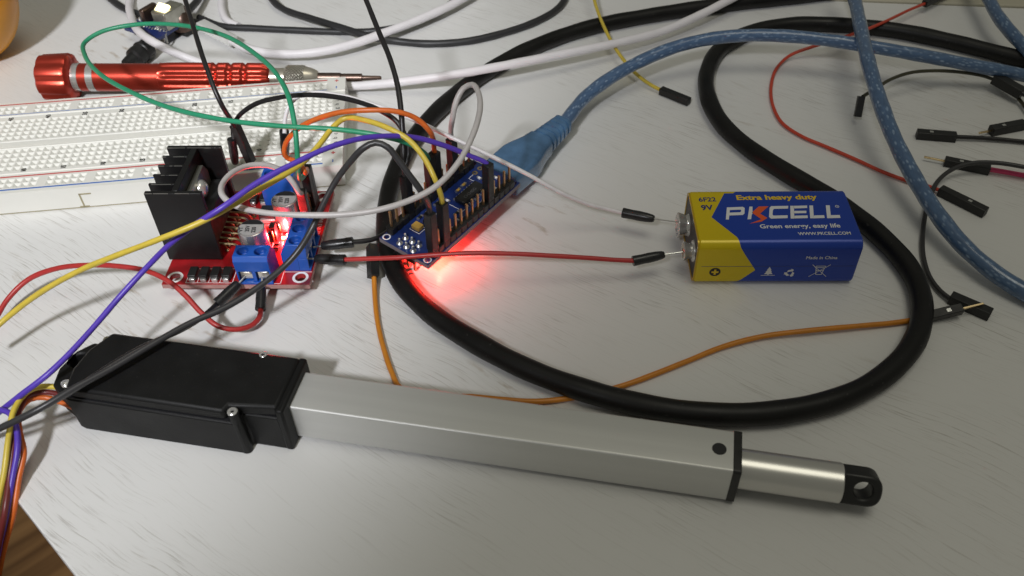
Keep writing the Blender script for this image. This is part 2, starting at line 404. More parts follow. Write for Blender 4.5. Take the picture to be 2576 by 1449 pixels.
fl = MB(); fl.box(-3000, 3000, -3000, 3000, -760, -740); structure(fl.build("floor", floor_material()))

# ------------------------------------------------------------------ solderless breadboard
BBM = frame(-54.08, 237.03, 5.32)
bb = thing("breadboard", "long white solderless breadboard with red and blue rail lines, lying behind the red driver board", "breadboard", M=BBM)
LB, WB, HB = 165.0, 54.5, 8.5
rows = [50.3, 47.9, 41.4, 38.86, 36.32, 33.78, 31.24, 23.3, 20.76, 18.22, 15.68, 13.14, 6.4, 3.9]
colx = [-(5.1 + 2.54 * k) for k in range(63)]
def is_hole(r, k): return (1 <= k <= 60 and (k - 1) % 6 != 5) if r in (0, 1, 12, 13) else True
def bb_top():
    m = MB()
    ys = []; hs = []
    # surface as strips: hole rows alternate with plain ones; a groove in the middle and ridges beside the rails
    half = 1.08
    edges = sorted(rows)
    prev = 0.0
    for y in edges:
        ys.append((prev, y - half, None)); ys.append((y - half, y + half, y)); prev = y + half
    ys.append((prev, WB, None))
    for y0, y1, r in ys:
        if r is None:
            if y0 < 27 < y1:     # centre channel
                a, b_ = 25.6, 28.8
                m.add([(0, y0, HB), (-LB, y0, HB), (-LB, a, HB), (0, a, HB)], [(0, 1, 2, 3)])
                m.add([(0, a, HB), (-LB, a, HB), (-LB, a, HB - 3), (0, a, HB - 3)], [(0, 1, 2, 3)])
                m.add([(0, a, HB - 3), (-LB, a, HB - 3), (-LB, b_, HB - 3), (0, b_, HB - 3)], [(0, 1, 2, 3)])
                m.add([(0, b_, HB - 3), (-LB, b_, HB - 3), (-LB, b_, HB), (0, b_, HB)], [(0, 1, 2, 3)])
                m.add([(0, b_, HB), (-LB, b_, HB), (-LB, y1, HB), (0, y1, HB)], [(0, 1, 2, 3)])
            else:
                m.add([(0, y0, HB), (-LB, y0, HB), (-LB, y1, HB), (0, y1, HB)], [(0, 1, 2, 3)])
            continue
        ri = rows.index(r); x = 0.0
        for k, cx in enumerate(colx):
            if not is_hole(ri, k): continue
            xa, xb = cx + half, cx - half
            m.add([(x, y0, HB), (xa, y0, HB), (xa, y1, HB), (x, y1, HB)], [(0, 1, 2, 3)])
            i = .36; d1 = HB - .62; d2 = HB - 1.5
            V = [(xa, y0, HB), (xb, y0, HB), (xb, y1, HB), (xa, y1, HB),
                 (cx + i, r - i, d1), (cx - i, r - i, d1), (cx - i, r + i, d1), (cx + i, r + i, d1),
                 (cx + i, r - i, d2), (cx - i, r - i, d2), (cx - i, r + i, d2), (cx + i, r + i, d2)]
            m.add(V, [(0, 1, 5, 4), (1, 2, 6, 5), (2, 3, 7, 6), (3, 0, 4, 7), (4, 5, 9, 8), (5, 6, 10, 9), (6, 7, 11, 10), (7, 4, 8, 11), (8, 9, 10, 11)])
            x = xb
        m.add([(x, y0, HB), (-LB, y0, HB), (-LB, y1, HB), (x, y1, HB)], [(0, 1, 2, 3)])
    # sides
    zb = .6
    m.add([(0, 0, zb), (-LB, 0, zb), (-LB, 0, HB), (0, 0, HB)], [(0, 1, 2, 3)])
    m.add([(0, WB, zb), (-LB, WB, zb), (-LB, WB, HB), (0, WB, HB)], [(0, 1, 2, 3)])
    m.add([(0, 0, zb), (0, WB, zb), (0, WB, HB), (0, 0, HB)], [(0, 1, 2, 3)])
    m.add([(-LB, 0, zb), (-LB, WB, zb), (-LB, WB, HB), (-LB, 0, HB)], [(0, 1, 2, 3)])
    m.add([(0, 0, zb), (-LB, 0, zb), (-LB, WB, zb), (0, WB, zb)], [(0, 1, 2, 3)])
    # raised ribs beside the rails
    for y in (45.4, 10.5):
        m.prism([(y - .5, HB), (y - .3, HB + .35), (y + .3, HB + .35), (y + .5, HB)], -LB, 0, 'x')
    for y in (25.1, 29.3):
        m.prism([(y - .45, HB), (y - .25, HB + .3), (y + .25, HB + .3), (y + .45, HB)], -LB, 0, 'x')
    return m
bb_top().build("body", 'bb', bb, smooth=False)
MB().box(-LB + .3, -.3, .3, WB - .3, 0, .62).build("backing_tape", 'seam', bb)
for i, (y, c, x1) in enumerate([(53.0, 'bb_red', -6.6), (46.25, 'bb_blue', -6.5), (8.7, 'bb_red', -6.5), (1.75, 'bb_blue', -6.5)]):
    MB().box(-LB + 3, x1, y - .3, y + .3, HB, HB + .04).build("rail_line", c, bb, smooth=False)
for y0 in (52.2, 7.3):
    MB().box(-3.9, -2.5, y0 - .2, y0 + .2, HB, HB + .05).box(-3.4, -3.0, y0 - .7, y0 + .7, HB, HB + .06).build("plus_mark", 'bb_red', bb, smooth=False)
    MB().box(-3.4, -3.0, y0 - 5.2, y0 - 3.8, HB, HB + .05).build("minus_mark", 'bb_blue', bb, smooth=False)
Rz90 = Matrix.Rotation(math.radians(90), 4, 'Z')
for m_ in range(1, 13):
    for y in (43.3, 11.7):
        lettering("row_number", str(5 * m_), 1.6, Matrix.Translation((-(5.1 + 2.54 * (5 * m_ - 1)) + .8, y - 1.0, HB + .05)) @ Rz90, 'ink', bb, bold=.09)
for s_, y in zip("jihgfedcba", rows[2:12]):
    lettering("row_letter", s_, 1.5, Matrix.Translation((-2.1, y - .5, HB + .05)) @ Rz90, 'ink', bb, bold=.03)
# dovetail notch drawn into the front side
MB().box(-84.9, -84.4, -.12, .02, .6, 5.9).box(-84.9, -81.0, -.12, .02, 5.5, 5.95).box(-86, -83, -.12, .02, .6, 1.0).build("side_notch", 'seam', bb, smooth=False)

# ------------------------------------------------------------------ red motor driver board
PZ = 4.82
PM = frame(-101.2, 187.06, -2.48, PZ)
pc = thing("motor_driver_board", "red motor driver board with black finned heatsink, blue screw terminals and two silver capacitors", "circuit board", M=PM)
b_ = MB(); b_.box(0, 43, 0, 43, -1.6, 0); board = b_.build("circuit_board", 'pcb_red', pc)
cutm = MB()
for hx, hy in ((3.1, 2.9), (39.9, 2.9), (3.1, 40.1), (39.9, 40.1)): cutm.cyl((hx, hy, -3), (hx, hy, 1), 1.55, n=28)
cut(board, cutm)
MB().box(0, 43, -.06, 0, -1.6, -.12).box(43, 43.06, 0, 43, -1.6, -.12).build("board_edge", 'pcb_edge', pc, smooth=False)
def ring(m, c, r0, r1, z, n=32):
    vs = []
    for k in range(n):
        t = 2 * math.pi * k / n; vs += [(c[0] + r0 * math.cos(t), c[1] + r0 * math.sin(t), z), (c[0] + r1 * math.cos(t), c[1] + r1 * math.sin(t), z)]
    m.add(vs, [(2 * k, 2 * k + 1, (2 * k + 3) % (2 * n), (2 * k + 2) % (2 * n)) for k in range(n)])
sk = MB()
for hx, hy in ((3.1, 2.9), (39.9, 2.9), (3.1, 40.1), (39.9, 40.1)): ring(sk, (hx, hy), 1.6, 2.35, .04)
def line(m, x0, y0, x1, y1, w=.16, z=.045):
    d = Vector((x1 - x0, y1 - y0, 0)).normalized() * w / 2; n = Vector((-d.y, d.x, 0))
    m.add([(x0 - d.x + n.x, y0 - d.y + n.y, z), (x0 - d.x - n.x, y0 - d.y - n.y, z), (x1 + d.x - n.x, y1 + d.y - n.y, z), (x1 + d.x + n.x, y1 + d.y + n.y, z)], [(0, 1, 2, 3)])
line(sk, 6.9, 6.5, 20.5, 6.5, .22)
for x in (6.9, 10.2, 13.5, 16.8, 20.5): line(sk, x, .6, x, 6.5, .18, .047)
line(sk, 6.9, .6, 20.5, .6, .2, .049)
line(sk, 34.6, .3, 34.6, 5.2, .18); line(sk, 34.6, 5.2, 42.7, 5.2, .2); line(sk, 22, .3, 34.6, .3, .18)
sk.build("silkscreen_print", 'silk', pc, smooth=False)
lettering("board_lettering", "IN1 IN2 IN3 IN4", 1.3, Matrix.Translation((42.1, 17.5, .05)) @ Rz90, 'silk', pc)
# standoff-less board rests on its solder joints
sj = MB()
for k in range(46):
    x, y = random.uniform(3, 40), random.uniform(8, 38); sj.cyl((x, y, -1.6), (x, y, -3.4 - random.random()), .6, .2, n=8)
for x, y in ((24, 3), (31, 3), (39.5, 9), (39.5, 18), (5, 12), (5, 36), (26, 40)): sj.cyl((x, y, -1.6), (x, y, -PZ + .02), .7, .3, n=8)
sj.build("solder_joints", 'solder', pc)
# heatsink
hs = MB()
hs.box(-.8, 15.3, 10.4, 11.7, 0.1, 25); hs.box(-.8, 15.3, 31.9, 33.2, 0.1, 25); hs.box(6.6, 8.4, 11.7, 31.9, 0.1, 25)
for y in (14.9, 19.1, 23.5, 27.9): hs.box(-.8, 6.6, y - .4, y + .4, 0.1, 25)
sink = hs.build("heatsink", 'sink', pc, bevel=.12)
# bright bare-metal burrs along the sawn upper edges
bu = MB(); random.seed(3)
for y, xe in ((10.4, 15.3), (14.5, 6.6), (18.7, 6.6), (23.1, 6.6), (27.5, 6.6), (31.9, 15.3)):
    x = -.7
    while x < xe - .4:
        l = random.uniform(.3, 1.4)
        if random.random() < .72: bu.box(x, min(x + l, xe), y - .07, y + .12, 24.93, 25.07)
        x += l
bu.build("sawn_edge", 'raw_alu', sink, smooth=False)
# driver chip
ch = MB(); ch.box(10.0, 14.2, 12.9, 31.2, 3.9, 14.2); chip = ch.build("driver_chip", 'plastic', pc, bevel=.5)
MB().prism([(13.4, 3.9), (30.7, 3.9), (30.7, 18.0), (28.6, 21.2), (15.5, 21.2), (13.4, 18.0)], 8.42, 10.0, 'x').build("metal_tab", 'tab', chip, bevel=.15)
sc_ = MB(); sc_.xf(Matrix.Identity(4)); sc_.lathe([(10.0, 2.7), (10.6, 2.75), (11.3, 2.45), (11.9, 1.7), (12.15, .7), (12.2, .02)], 28); sc_.xf(Matrix.Translation((0, 22, 17.6)))
sc_.build("mounting_screw", 'steel', chip)
ld = MB()
for k in range(15):
    y = 13.6 + 1.2 * k
    if k % 2: pts = [(12.6, y, 4.2), (13.2, y, 3.0), (14.5, y, 2.6), (15.4, y, 1.6), (15.5, y, 0)]
    else: pts = [(13.2, y, 4.6), (14.0, y, 3.9), (16.5, y, 3.6), (19.0, y, 3.2), (19.9, y, 1.9), (20.1, y, 0)]
    ld.tube(spline(pts, .5), .33, 6)
for k in range(15):
    y = 13.6 + 1.2 * k; x = 15.5 if k % 2 else 20.1; ld.cyl((x, y, 0), (x, y, .55), .75, .35, n=10)
ld.build("chip_lead", 'brass', chip)
# capacitors
def capacitor(x, y):
    r = 4.0
    c = MB(); c.lathe([(.9, r - .5), (1.0, r), (2.0, r), (2.2, r - .25), (2.4, r), (9.5, r), (9.95, r - .12), (10.15, r - .45), (10.15, 0.01)], 48, caps=False)
    c.xf(Matrix.Translation((x, y, 0)) @ Matrix.Rotation(-math.pi / 2, 4, 'Y'))
    can = c.build("capacitor", 'capcan', pc)
    MB().box(x - 4.1, x + 4.1, y - 4.1, y + 4.1, .02, 1.0).build("capacitor_base", 'plastic', can, bevel=.5)
    t = MB(); n = 36
    t.add([(x + 3.5 * math.cos(2 * math.pi * k / n), y + 3.5 * math.sin(2 * math.pi * k / n), 10.19) for k in range(n)], [tuple(range(n))]); t.build("capacitor_top", 'captop', can, smooth=False)
    s = MB(); a0 = math.radians(18)
    pts = [(x + 3.5 * math.cos(a), y + 3.5 * math.sin(a), 10.23) for a in [math.radians(22 + 136 * k / 18) for k in range(19)]]
    s.add(pts, [tuple(range(19))]); s.build("polarity_mark", 'ink', can, smooth=False)
    for j, tx in enumerate(("220", "35V", "VT")):
        lettering("capacitor_lettering", tx, 1.2, Matrix.Translation((x + 1.7 - 1.9 * j, y - 2.4 + (.5 if j else 0.1), 10.24)) @ Matrix.Rotation(math.radians(96), 4, 'Z'), 'ink', can, bold=.06)
capacitor(25.3, 13.3); capacitor(32.3, 26.6)
# screw terminals
def terminal(n, M, w=5.0, base=None):
    W = n * w
    body = MB().prism([(.25, 4.6), (0, 8.6), (.9, 10), (5.7, 10), (7.6, 6.6), (7.6, .02), (3.0, .02), (3.0, 4.6)], 0, W, 'x')
    o = body.xf(M).build("screw_terminal", 'tb_blue', pc, bevel=.15)
    c = MB()
    for k in range(n): c.cyl((w * (k + .5), 3.3, 7.4), (w * (k + .5), 3.3, 11), 1.75, n=24)
    cut(o, c.xf(M))
    wl = MB()
    for k in range(n + 1):
        a = max(0, k * w - .55); b = min(W, k * w + .55); wl.box(a + .01, b - .01, .2, 3.0, .02, 4.6)
    wl.box(0.02, W - .02, -.2, 3.0, .02, .75)
    wl.xf(M).build("wire_entry", 'tb_blue', o, bevel=.08)
    for k in range(n):
        MB().box(w * k + .75, w * (k + 1) - .75, 1.1, 2.9, 1.2, 4.3).box(w * k + 1.0, w * (k + 1) - 1.0, .6, 1.1, 3.2, 4.2).xf(M).build("wire_clamp", 'nickel', o, bevel=.15)
        q = MB().lathe([(6.6, 1.5), (7.3, 1.5), (7.55, 1.2), (7.55, .01)], 20, caps=False)
        q.xf(M @ Matrix.Translation((w * (k + .5), 3.3, 0)) @ Matrix.Rotation(-math.pi / 2, 4, 'Y')); q.build("clamp_screw", 'steel', o)
    return o
terminal(2, Matrix.Translation((22.7, .1, 0)))
terminal(3, Matrix.Translation((42.4, 5.6, 0)) @ Rz90)
terminal(2, Matrix.Translation((32.6, 42.9, 0)) @ Matrix.Rotation(math.pi, 4, 'Z'))
# small parts
def smd(x0, x1, y0, y1, h, name='diode'):
    o = MB().box(x0, x1, y0 + .55, y1 - .55, .15, h).build(name, 'plastic', pc, bevel=.18)
    MB().box(x0 + .35, x1 - .35, y0, y0 + .75, .02, h * .55).box(x0 + .35, x1 - .35, y1 - .75, y1, .02, h * .55).build("solder_pad", 'solder', o, bevel=.12)
for k in range(4): smd(7.5 + 3.3 * k, 9.9 + 3.3 * k, .9, 6.0, 2.1)
for k in range(3): smd(17.4 + 3.2 * k, 19.7 + 3.2 * k, 35.6, 40.0, 2.1)
smd(10.5, 12.9, 35.8, 40.4, 2.1); smd(6.6, 9.0, 35.8, 40.4, 2.1)
smd(22.5, 28.0, 27.0, 33.4, 2.6, 'voltage_regulator')
for x, y in ((29.9, 17.4), (30.0, 15.6), (29.8, 21.5), (21.9, 22.4), (22.0, 19.8), (27.4, 22.2)):
    o = MB().box(x - .8, x + .8, y - .4, y + .4, .05, .55).build("resistor", 'plastic', pc)
    MB().box(x - 1.05, x - .75, y - .42, y + .42, .04, .58).box(x + .75, x + 1.05, y - .42, y + .42, .04, .58).build("solder_pad", 'solder', o)
j = MB().box(28.3, 29.9, 18.6, 21.2, .05, 5.6); j.build("jumper_cap", 'plastic', pc, bevel=.2)
MB().cyl((29.1, 18.1, .2), (29.1, 18.1, 4.6), .3, n=8).cyl((30.2, 22.6, .2), (30.2, 22.6, 3.6), .3, n=8).build("jumper_pin", 'brass', pc)
LEDP = (31.6, 19.6, 1.3)
MB().box(LEDP[0] - .5, LEDP[0] + .5, LEDP[1] - .35, LEDP[1] + .35, .3, .9).build("power_led", 'led', pc)
# input header
MB().box(37.0, 39.6, 24.2, 37.2, .05, 2.6).build("pin_header", 'plastic', pc, bevel=.15)
pn = MB()
for k in range(5): pn.box(38.0, 38.6, 25.2 + 2.54 * k, 25.8 + 2.54 * k, 2.5, 9)
pn.build("header_pin", 'gold', pc)
def point(name, locw, energy, color, r=.0006):
    l = bpy.data.lights.new(name, 'POINT'); o = bpy.data.objects.new(name, l); col.objects.link(o)
    l.energy = energy; l.color = color; l.shadow_soft_size = r; o.location = Vector(locw) * S; return o
point("driver_led_light", PM @ Vector((31.3, 19.9, 1.9)), .045, (1, .03, .03))

# ------------------------------------------------------------------ blue microcontroller board, upside down on its connectors
A_, B_, C_ = at(960, 595, 9.6), at(1070, 670, 8.6), at(1300, 464, 10.0)
xa = (C_ - B_).normalized(); ya = (A_ - B_); ya = (ya - xa * ya.dot(xa)).normalized(); za = xa.cross(ya)
org = (A_ + B_ + ya * 18.6) / 2
NM = axes(org, xa, ya)
NL, NW = 44.6, 18.8
na = thing("microcontroller_board", "small blue microcontroller board with upward gold pins, red light glowing beneath it", "circuit board", M=NM)
nb_ = MB().box(0, NL, -NW, 0, -1.6, 0).build("circuit_board", 'pcb_blue', na)
cm = MB()
for hx, hy in ((1.5, -1.5), (1.5, -NW + 1.5), (NL - 1.3, -1.4), (NL - 1.3, -NW + 1.4)): cm.cyl((hx, hy, -3), (hx, hy, 1), .85, n=22)
cut(nb_, cm)
MB().box(-.05, 0, -NW, 0, -1.6, -.08).box(0, NL, -NW - .05, -NW, -1.6, -.08).build("board_edge", 'pcb_edge_grey', na, smooth=False)
sk = MB()
for hx, hy in ((1.5, -1.5), (1.5, -NW + 1.5)): ring(sk, (hx, hy), .88, 1.25, .04, 24)
for a in ((23.6, -7.4, 23.6, -12.6), (23.6, -12.6, 25.6, -12.6), (8.2, -8.4, 11.2, -8.4), (11.2, -8.4, 11.2, -4.6), (8.2, -4.6, 8.2, -8.4), (36.5, -4.6, 39.5, -4.6), (36.5, -4.6, 36.5, -6.6)): line(sk, *a, .16)
sk.build("silkscreen_print", 'silk', na, smooth=False)
lettering("board_lettering", "A7", 1.5, Matrix.Translation((17.6, -6.9, .05)) @ Matrix.Rotation(math.radians(-52), 4, 'Z'), 'silk', na, bold=.05)
PITCHN = 2.62
for yy in (-1.5, -NW + 1.45):
    h = MB()
    for k in range(15):
        x = 4.1 + PITCHN * k
        h.prism([(x - 1.26, yy - .9), (x - .95, yy - 1.25), (x + .95, yy - 1.25), (x + 1.26, yy - .9), (x + 1.26, yy + .9), (x + .95, yy + 1.25), (x - .95, yy + 1.25), (x - 1.26, yy + .9)], .03, 2.5, 'z')
    hd = h.build("pin_header", 'plastic', na, bevel=.08)
    for k in range(15):
        x = 4.1 + PITCHN * k
        MB().box(x - .32, x + .32, yy - .32, yy + .32, 2.4, 8.4).build("pin", 'gold', hd, bevel=.1)
c = MB().box(25.4, 35.6, -11.9, -8.0, .25, 1.75).build("usb_chip", 'plastic', na, bevel=.2)
lg = MB()
for k in range(8):
    x = 26.1 + 1.27 * k
    for y0, y1 in ((-12.9, -11.85), (-8.05, -7.0)): lg.box(x - .22, x + .22, y0, y1, .03, .5)
lg.build("chip_legs", 'solder', c)
lettering("chip_lettering", "CH340G", 1.1, Matrix.Translation((27.2, -10.9, 1.79)), 'ink_grey', c)
MB().box(8.6, 11.0, -7.9, -5.0, .1, 1.5).build("tantalum_capacitor", 'tantalum', na, bevel=.15)
o = MB().box(12.2, 15.4, -11.4, -6.4, .15, 1.6).build("voltage_regulator", 'plastic', na, bevel=.2)
for x, y in ((8.3, -12.9), (10.4, -13.6), (11.6, -11.0), (38.5, -7.4), (40.0, -9.6), (37.6, -14.4), (24.4, -6.0), (41.8, -11.6)):
    o = MB().box(x - .35, x + .35, y - .7, y + .7, .03, .5).build("resistor", 'silk', na)
    MB().box(x - .36, x + .36, y + .45, y + .95, .04, .56).box(x - .36, x + .36, y - .95, y - .45, .04, .56).build("solder_pad", 'solder', o)
for k in range(13):
    MB().lathe([(0, .62), (.25, .5), (.5, .05)], 12, caps=False).xf(Matrix.Translation((11.5 + 2.3 * k, -15.2 + .25 * (k % 3), .02)) @ Matrix.Rotation(-math.pi / 2, 4, 'Y')).build("solder_dot", 'solder', na)
for x, y in ((13.6, -4.1), (17.4, -4.4), (21.2, -4.2), (30.0, -5.6), (33.0, -5.4), (21.6, -11.8), (20.4, -14.0)):
    o = MB().box(x - .8, x + .8, y - .4, y + .4, .03, .5).build("capacitor", 'tantalum' if x > 29 else 'plastic', na)
    MB().box(x - 1.1, x - .6, y - .42, y + .42, .04, .56).box(x + .6, x + 1.1, y - .42, y + .42, .04, .56).build("solder_pad", 'solder', o)
lv = MB()
for x in (39.8, 42.5): ring(lv, (x, -4.5), .35, .95, .05, 20)
lv.build("plated_hole", 'brass', na, smooth=False)
for x in (1.9, 4.5):
    for y in (-6.3, -8.9, -11.5):
        MB().lathe([(.02, 1.0), (.2, .85), (.6, .45), (1.2, .38), (1.9, .34), (2.05, .01)], 16, caps=False).xf(NM.inverted() @ NM @ Matrix.Translation((x, y, 0)) @ Matrix.Rotation(-math.pi / 2, 4, 'Y')).build("solder_joint", 'solder', na)
ic = MB().box(.6, 5.8, -12.8, -5.0, -4.1, -1.65).build("programming_header", 'plastic', na, bevel=.15)
pn = MB()
for x in (1.9, 4.5):
    for y in (-6.3, -8.9, -11.5): pn.box(x - .32, x + .32, y - .32, y + .32, -8.2, -4.0)
pn.build("header_pins", 'gold', ic)
MB().box(36.5, NL + .4, -13.3, -5.5, -5.6, -1.62).build("usb_socket", 'steel', na, bevel=.3)
MB().box(20, 27, -12.5, -5.5, -2.7, -1.62).build("processor_chip", 'plastic', na)
LX, LY = 8.4, -14.6
MB().box(LX - .6, LX + .6, LY - .4, LY + .4, -2.3, -1.62).build("status_led", 'led', na)
lo = NM @ Vector((LX, LY, -2.5))
spot("status_led_light", lo, lo - za * 10, .056, 170, 1.0, .0006, (1, .022, .013))
point("status_led_glow", lo - za * .6, .011, (1, .02, .013), .0007)

# ------------------------------------------------------------------ wires, plugs and sleeves
def housing_M(a, b, up=None):
    """frame whose x axis runs from a to b"""
    d = (b - a).normalized(); up = Vector(up) if up is not None else (Vector((0, 0, 1)) if abs(d.z) < .8 else Vector((0, -1, .2)))
    s = up.cross(d).normalized(); u = d.cross(s)
    Q = Matrix.Identity(4)
    for i in range(3): Q[i][0] = d[i]; Q[i][1] = s[i]; Q[i][2] = u[i]; Q[i][3] = a[i]
    return Q
def square_plug(root, p0, a, b, pin=0, up=None, window=True, wd=2.6, name="plug_housing", m='plastic'):
    """square crimp housing from a (wire side) to b (mouth)"""
    Q = Matrix.Translation(-p0) @ housing_M(a, b, up); L = (b - a).length; h = wd / 2
    hb = MB().box(0, L, -h, h, -h, h).xf(Q).build(name, m, root, bevel=.2)
    if window:
        MB().box(L * .60, L * .60 + 1.2, -.5, .5, h, h + .03).xf(Q).build("latch_window", 'solder', hb, smooth=False)
        MB().box(L * .60 + 1.2, L * .60 + 2.6, -.55, .55, h, h + .04).xf(Q).build("latch_slot", 'ink', hb, smooth=False)
    if not pin: MB().box(L, L + .03, -.55, .55, -.55, .55).xf(Q).build("socket_mouth", 'ink', hb, smooth=False)
    if pin: MB().box(L - .5, L + pin, -.3, .3, -.3, .3).xf(Q).build("metal_pin", 'brass', hb, bevel=.1)
    return hb
def sleeve(root, p0, a, b, r0=1.5, r1=1.15, pin=0, tip=None, prad=.3):
    """soft round sleeve, a = wire side"""
    d = b - a; L = d.length; Q = Matrix.Translation(-p0) @ housing_M(a, b)
    pr = [(0, r0 * .82), (.02, r0), (.5, r0 * 1.02), (L * .3, r0 * .96), (L * .5, r0 * 1.0), (L * .75, r0 * .93), (L * .92, r1 * 1.02), (L * .985, r1 * .8), (L, r1 * .35)]
    sb = MB().lathe(pr, 24).xf(Q).build("plug_sleeve", 'boot', root)
    if tip is not None: MB().tube([b - p0 - d * .02, tip - p0], prad, 8).build("metal_pin", 'solder', sb)
    return sb
WIRES = "loose jumper wires"
def wire(label, pts, m, r=.75, group=WIRES, name="jumper_wire", cat="wire", n=12, flat=1.0, part="insulation", step=1.2):
    P = P3(pts); p0 = P[0].copy()
    root = thing(name, label, cat, loc=p0, group=group)
    C = spline(P, step)
    ph = random.uniform(0, 9); rr_ = [r * (1 + .022 * math.sin(.31 * k + ph) + .018 * math.sin(.83 * k + 2 * ph)) for k in range(len(C))]
    MB().tube([c - p0 for c in C], rr_, n, flat=flat).build(part, m, root)
    return root, p0, P

# nano connector positions: (photo spot of the housing top, row)
def nano_top(u, v, yy, h=16.6):
    best = None
    for k in range(0, 450):
        x = k / 10; p = NM @ Vector((x, yy, h)); d = p - Vector((0, 0, CAM_H)); z = d.dot(Fv)
        uu = CX + F_PX * d.dot(Rv) / z; vv = CY - F_PX * d.dot(Uv) / z
        e = (uu - u) ** 2 + (vv - v) ** 2
        if best is None or e < best[0]: best = (e, x)
    k = round((best[1] - 4.1) / PITCHN); x = 4.1 + PITCHN * k
    return NM @ Vector((x, yy, h)), NM @ Vector((x, yy, 2.6))
YL, YR = -1.5, -NW + 1.45
NUP = ya * -1
def nano_plug(root, p0, T, lean=None):
    top, base = T
    return square_plug(root, p0, top, base, up=NUP, window=False)
def below(T, k=1.5): return T[0] + (T[0] - T[1]).normalized() * -k
T_or = nano_top(1096, 381, YL); T_gr = nano_top(1082, 408, YL); T_gy = nano_top(1138, 361, YL); 
T_k1 = nano_top(1016, 432, YL); T_k2 = nano_top(1030, 446, YL)
T_ye = nano_top(1112, 497, YR); T_bk = nano_top(1088, 541, YR); T_pu = nano_top(1234, 417, YR)
used = set()
# PCB header tops
def pcb_top(k, h=15.4, dx=0): return PM @ Vector((38.3 + dx, 25.5 + 2.54 * k, h)), PM @ Vector((38.3, 25.5 + 2.54 * k, 2.7))
H_or, H_gr, H_gy, H_bk = pcb_top(4), pcb_top(3), pcb_top(0, 14), pcb_top(2)
PUP = PM.to_3x3() @ Vector((0, -1, 0))

# green loop
r_, p0, P = wire("green jumper wire looping widely over the breadboard and screwdriver",
    [below(H_gr, 1), (753, 448, 24), (748, 390, 33), (742, 320, 40), (728, 250, 44), (698, 190, 44), (645, 138, 42), (560, 88, 38), (450, 63, 34), (340, 62, 32),
     (255, 80, 31), (214, 106, 30), (214, 140, 31), (250, 185, 33), (330, 232, 36), (430, 272, 38), (560, 301, 40), (700, 317, 41), (850, 326, 41), (960, 342, 40), (1030, 362, 36), (1066, 384, 32), below(T_gr, 1.5)], 'green')
nano_plug(r_, p0, T_gr); square_plug(r_, p0, *H_gr, up=PUP)
# orange
r_, p0, P = wire("bright orange jumper wire arching from the driver board header to the blue board",
    [below(H_or, 1), (766, 432, 26), (752, 408, 27), (728, 400, 27), (716, 388, 29), (720, 358, 33), (752, 322, 38), (800, 298, 42), (860, 282, 45), (930, 277, 46), (1000, 281, 45), (1050, 300, 42), (1082, 332, 38), below(T_or, -1.5), below(T_or, 1.5)], 'orange')
nano_plug(r_, p0, T_or); square_plug(r_, p0, *H_or, up=PUP)
# grey-white loop
r_, p0, P = wire("thick pale grey jumper wire looping beside the heatsink and standing tall above the blue board",
    [below(H_gy, 1), (752, 484, 22), (736, 458, 26), (712, 432, 29), (675, 416, 32), (630, 416, 34), (588, 432, 36), (560, 462, 37), (560, 492, 38), (592, 517, 38), (660, 534, 38), (760, 541, 38),
     (870, 539, 38), (960, 526, 39), (1040, 500, 40), (1100, 466, 42), (1150, 413, 45), (1185, 350, 48), (1206, 285, 50), (1205, 238, 50), (1188, 213, 49), (1166, 222, 47), (1148, 254, 44), (1138, 300, 39), below(T_gy, -2), below(T_gy, 1.5)], 'grey', r=.8)
nano_plug(r_, p0, T_gy); square_plug(r_, p0, *H_gy, up=PUP)
# yellow
r_, p0, P = wire("yellow jumper wire running from the blue board across the heatsink and off the left edge",
    [below(T_ye, 1.5), below(T_ye, -2), (1094, 450, 34), (1066, 396, 38), (1028, 352, 41), (980, 324, 43), (920, 303, 43), (868, 297, 42), (838, 320, 41), (800, 368, 40), (758, 412, 40), (710, 443, 41), (650, 478, 42), (575, 522, 42), (500, 561, 41), (400, 602, 38),
     (300, 640, 33), (200, 681, 27), (100, 737, 20), (20, 797, 14), (-60, 870, 10)], 'yellow', r=.78)
nano_plug(r_, p0, T_ye)
# purple
r_, p0, P = wire("purple jumper wire arching from the blue board's far end to the left edge",
    [below(T_pu, 1.5), (1224, 411, 26), (1180, 391, 29), (1120, 367, 34), (1050, 347, 39), (980, 342, 43), (900, 350, 46), (820, 374, 47), (740, 411, 47), (650, 458, 46), (560, 521, 44), (490, 566, 40), (430, 612, 35), (370, 672, 29), (300, 748, 24), (240, 818, 21), (180, 884, 19), (120, 942, 17), (60, 988, 14), (0, 1035, 9), (-60, 1085, 5)], 'purple')
nano_plug(r_, p0, T_pu)
# dark grey wire to the lower left
r_, p0, P = wire("dark grey jumper wire peaking near the blue board then crossing the black actuator housing",
    [below(T_bk, 1.5), below(T_bk, -2), (1062, 485, 36), (1030, 440, 41), (1000, 400, 45), (975, 370, 48), (945, 359, 49), (915, 372, 48), (880, 408, 44), (845, 455, 39), (815, 510, 34), (790, 565, 29), (755, 625, 25), (715, 670, 22), (650, 722, 20), (570, 772, 19), (480, 812, 19), (380, 868, 19.5), (280, 927, 19.5), (190, 975, 20), (100, 1028, 19), (20, 1068, 16), (-60, 1105, 12)], 'darkgrey', r=.85)
nano_plug(r_, p0, T_bk)
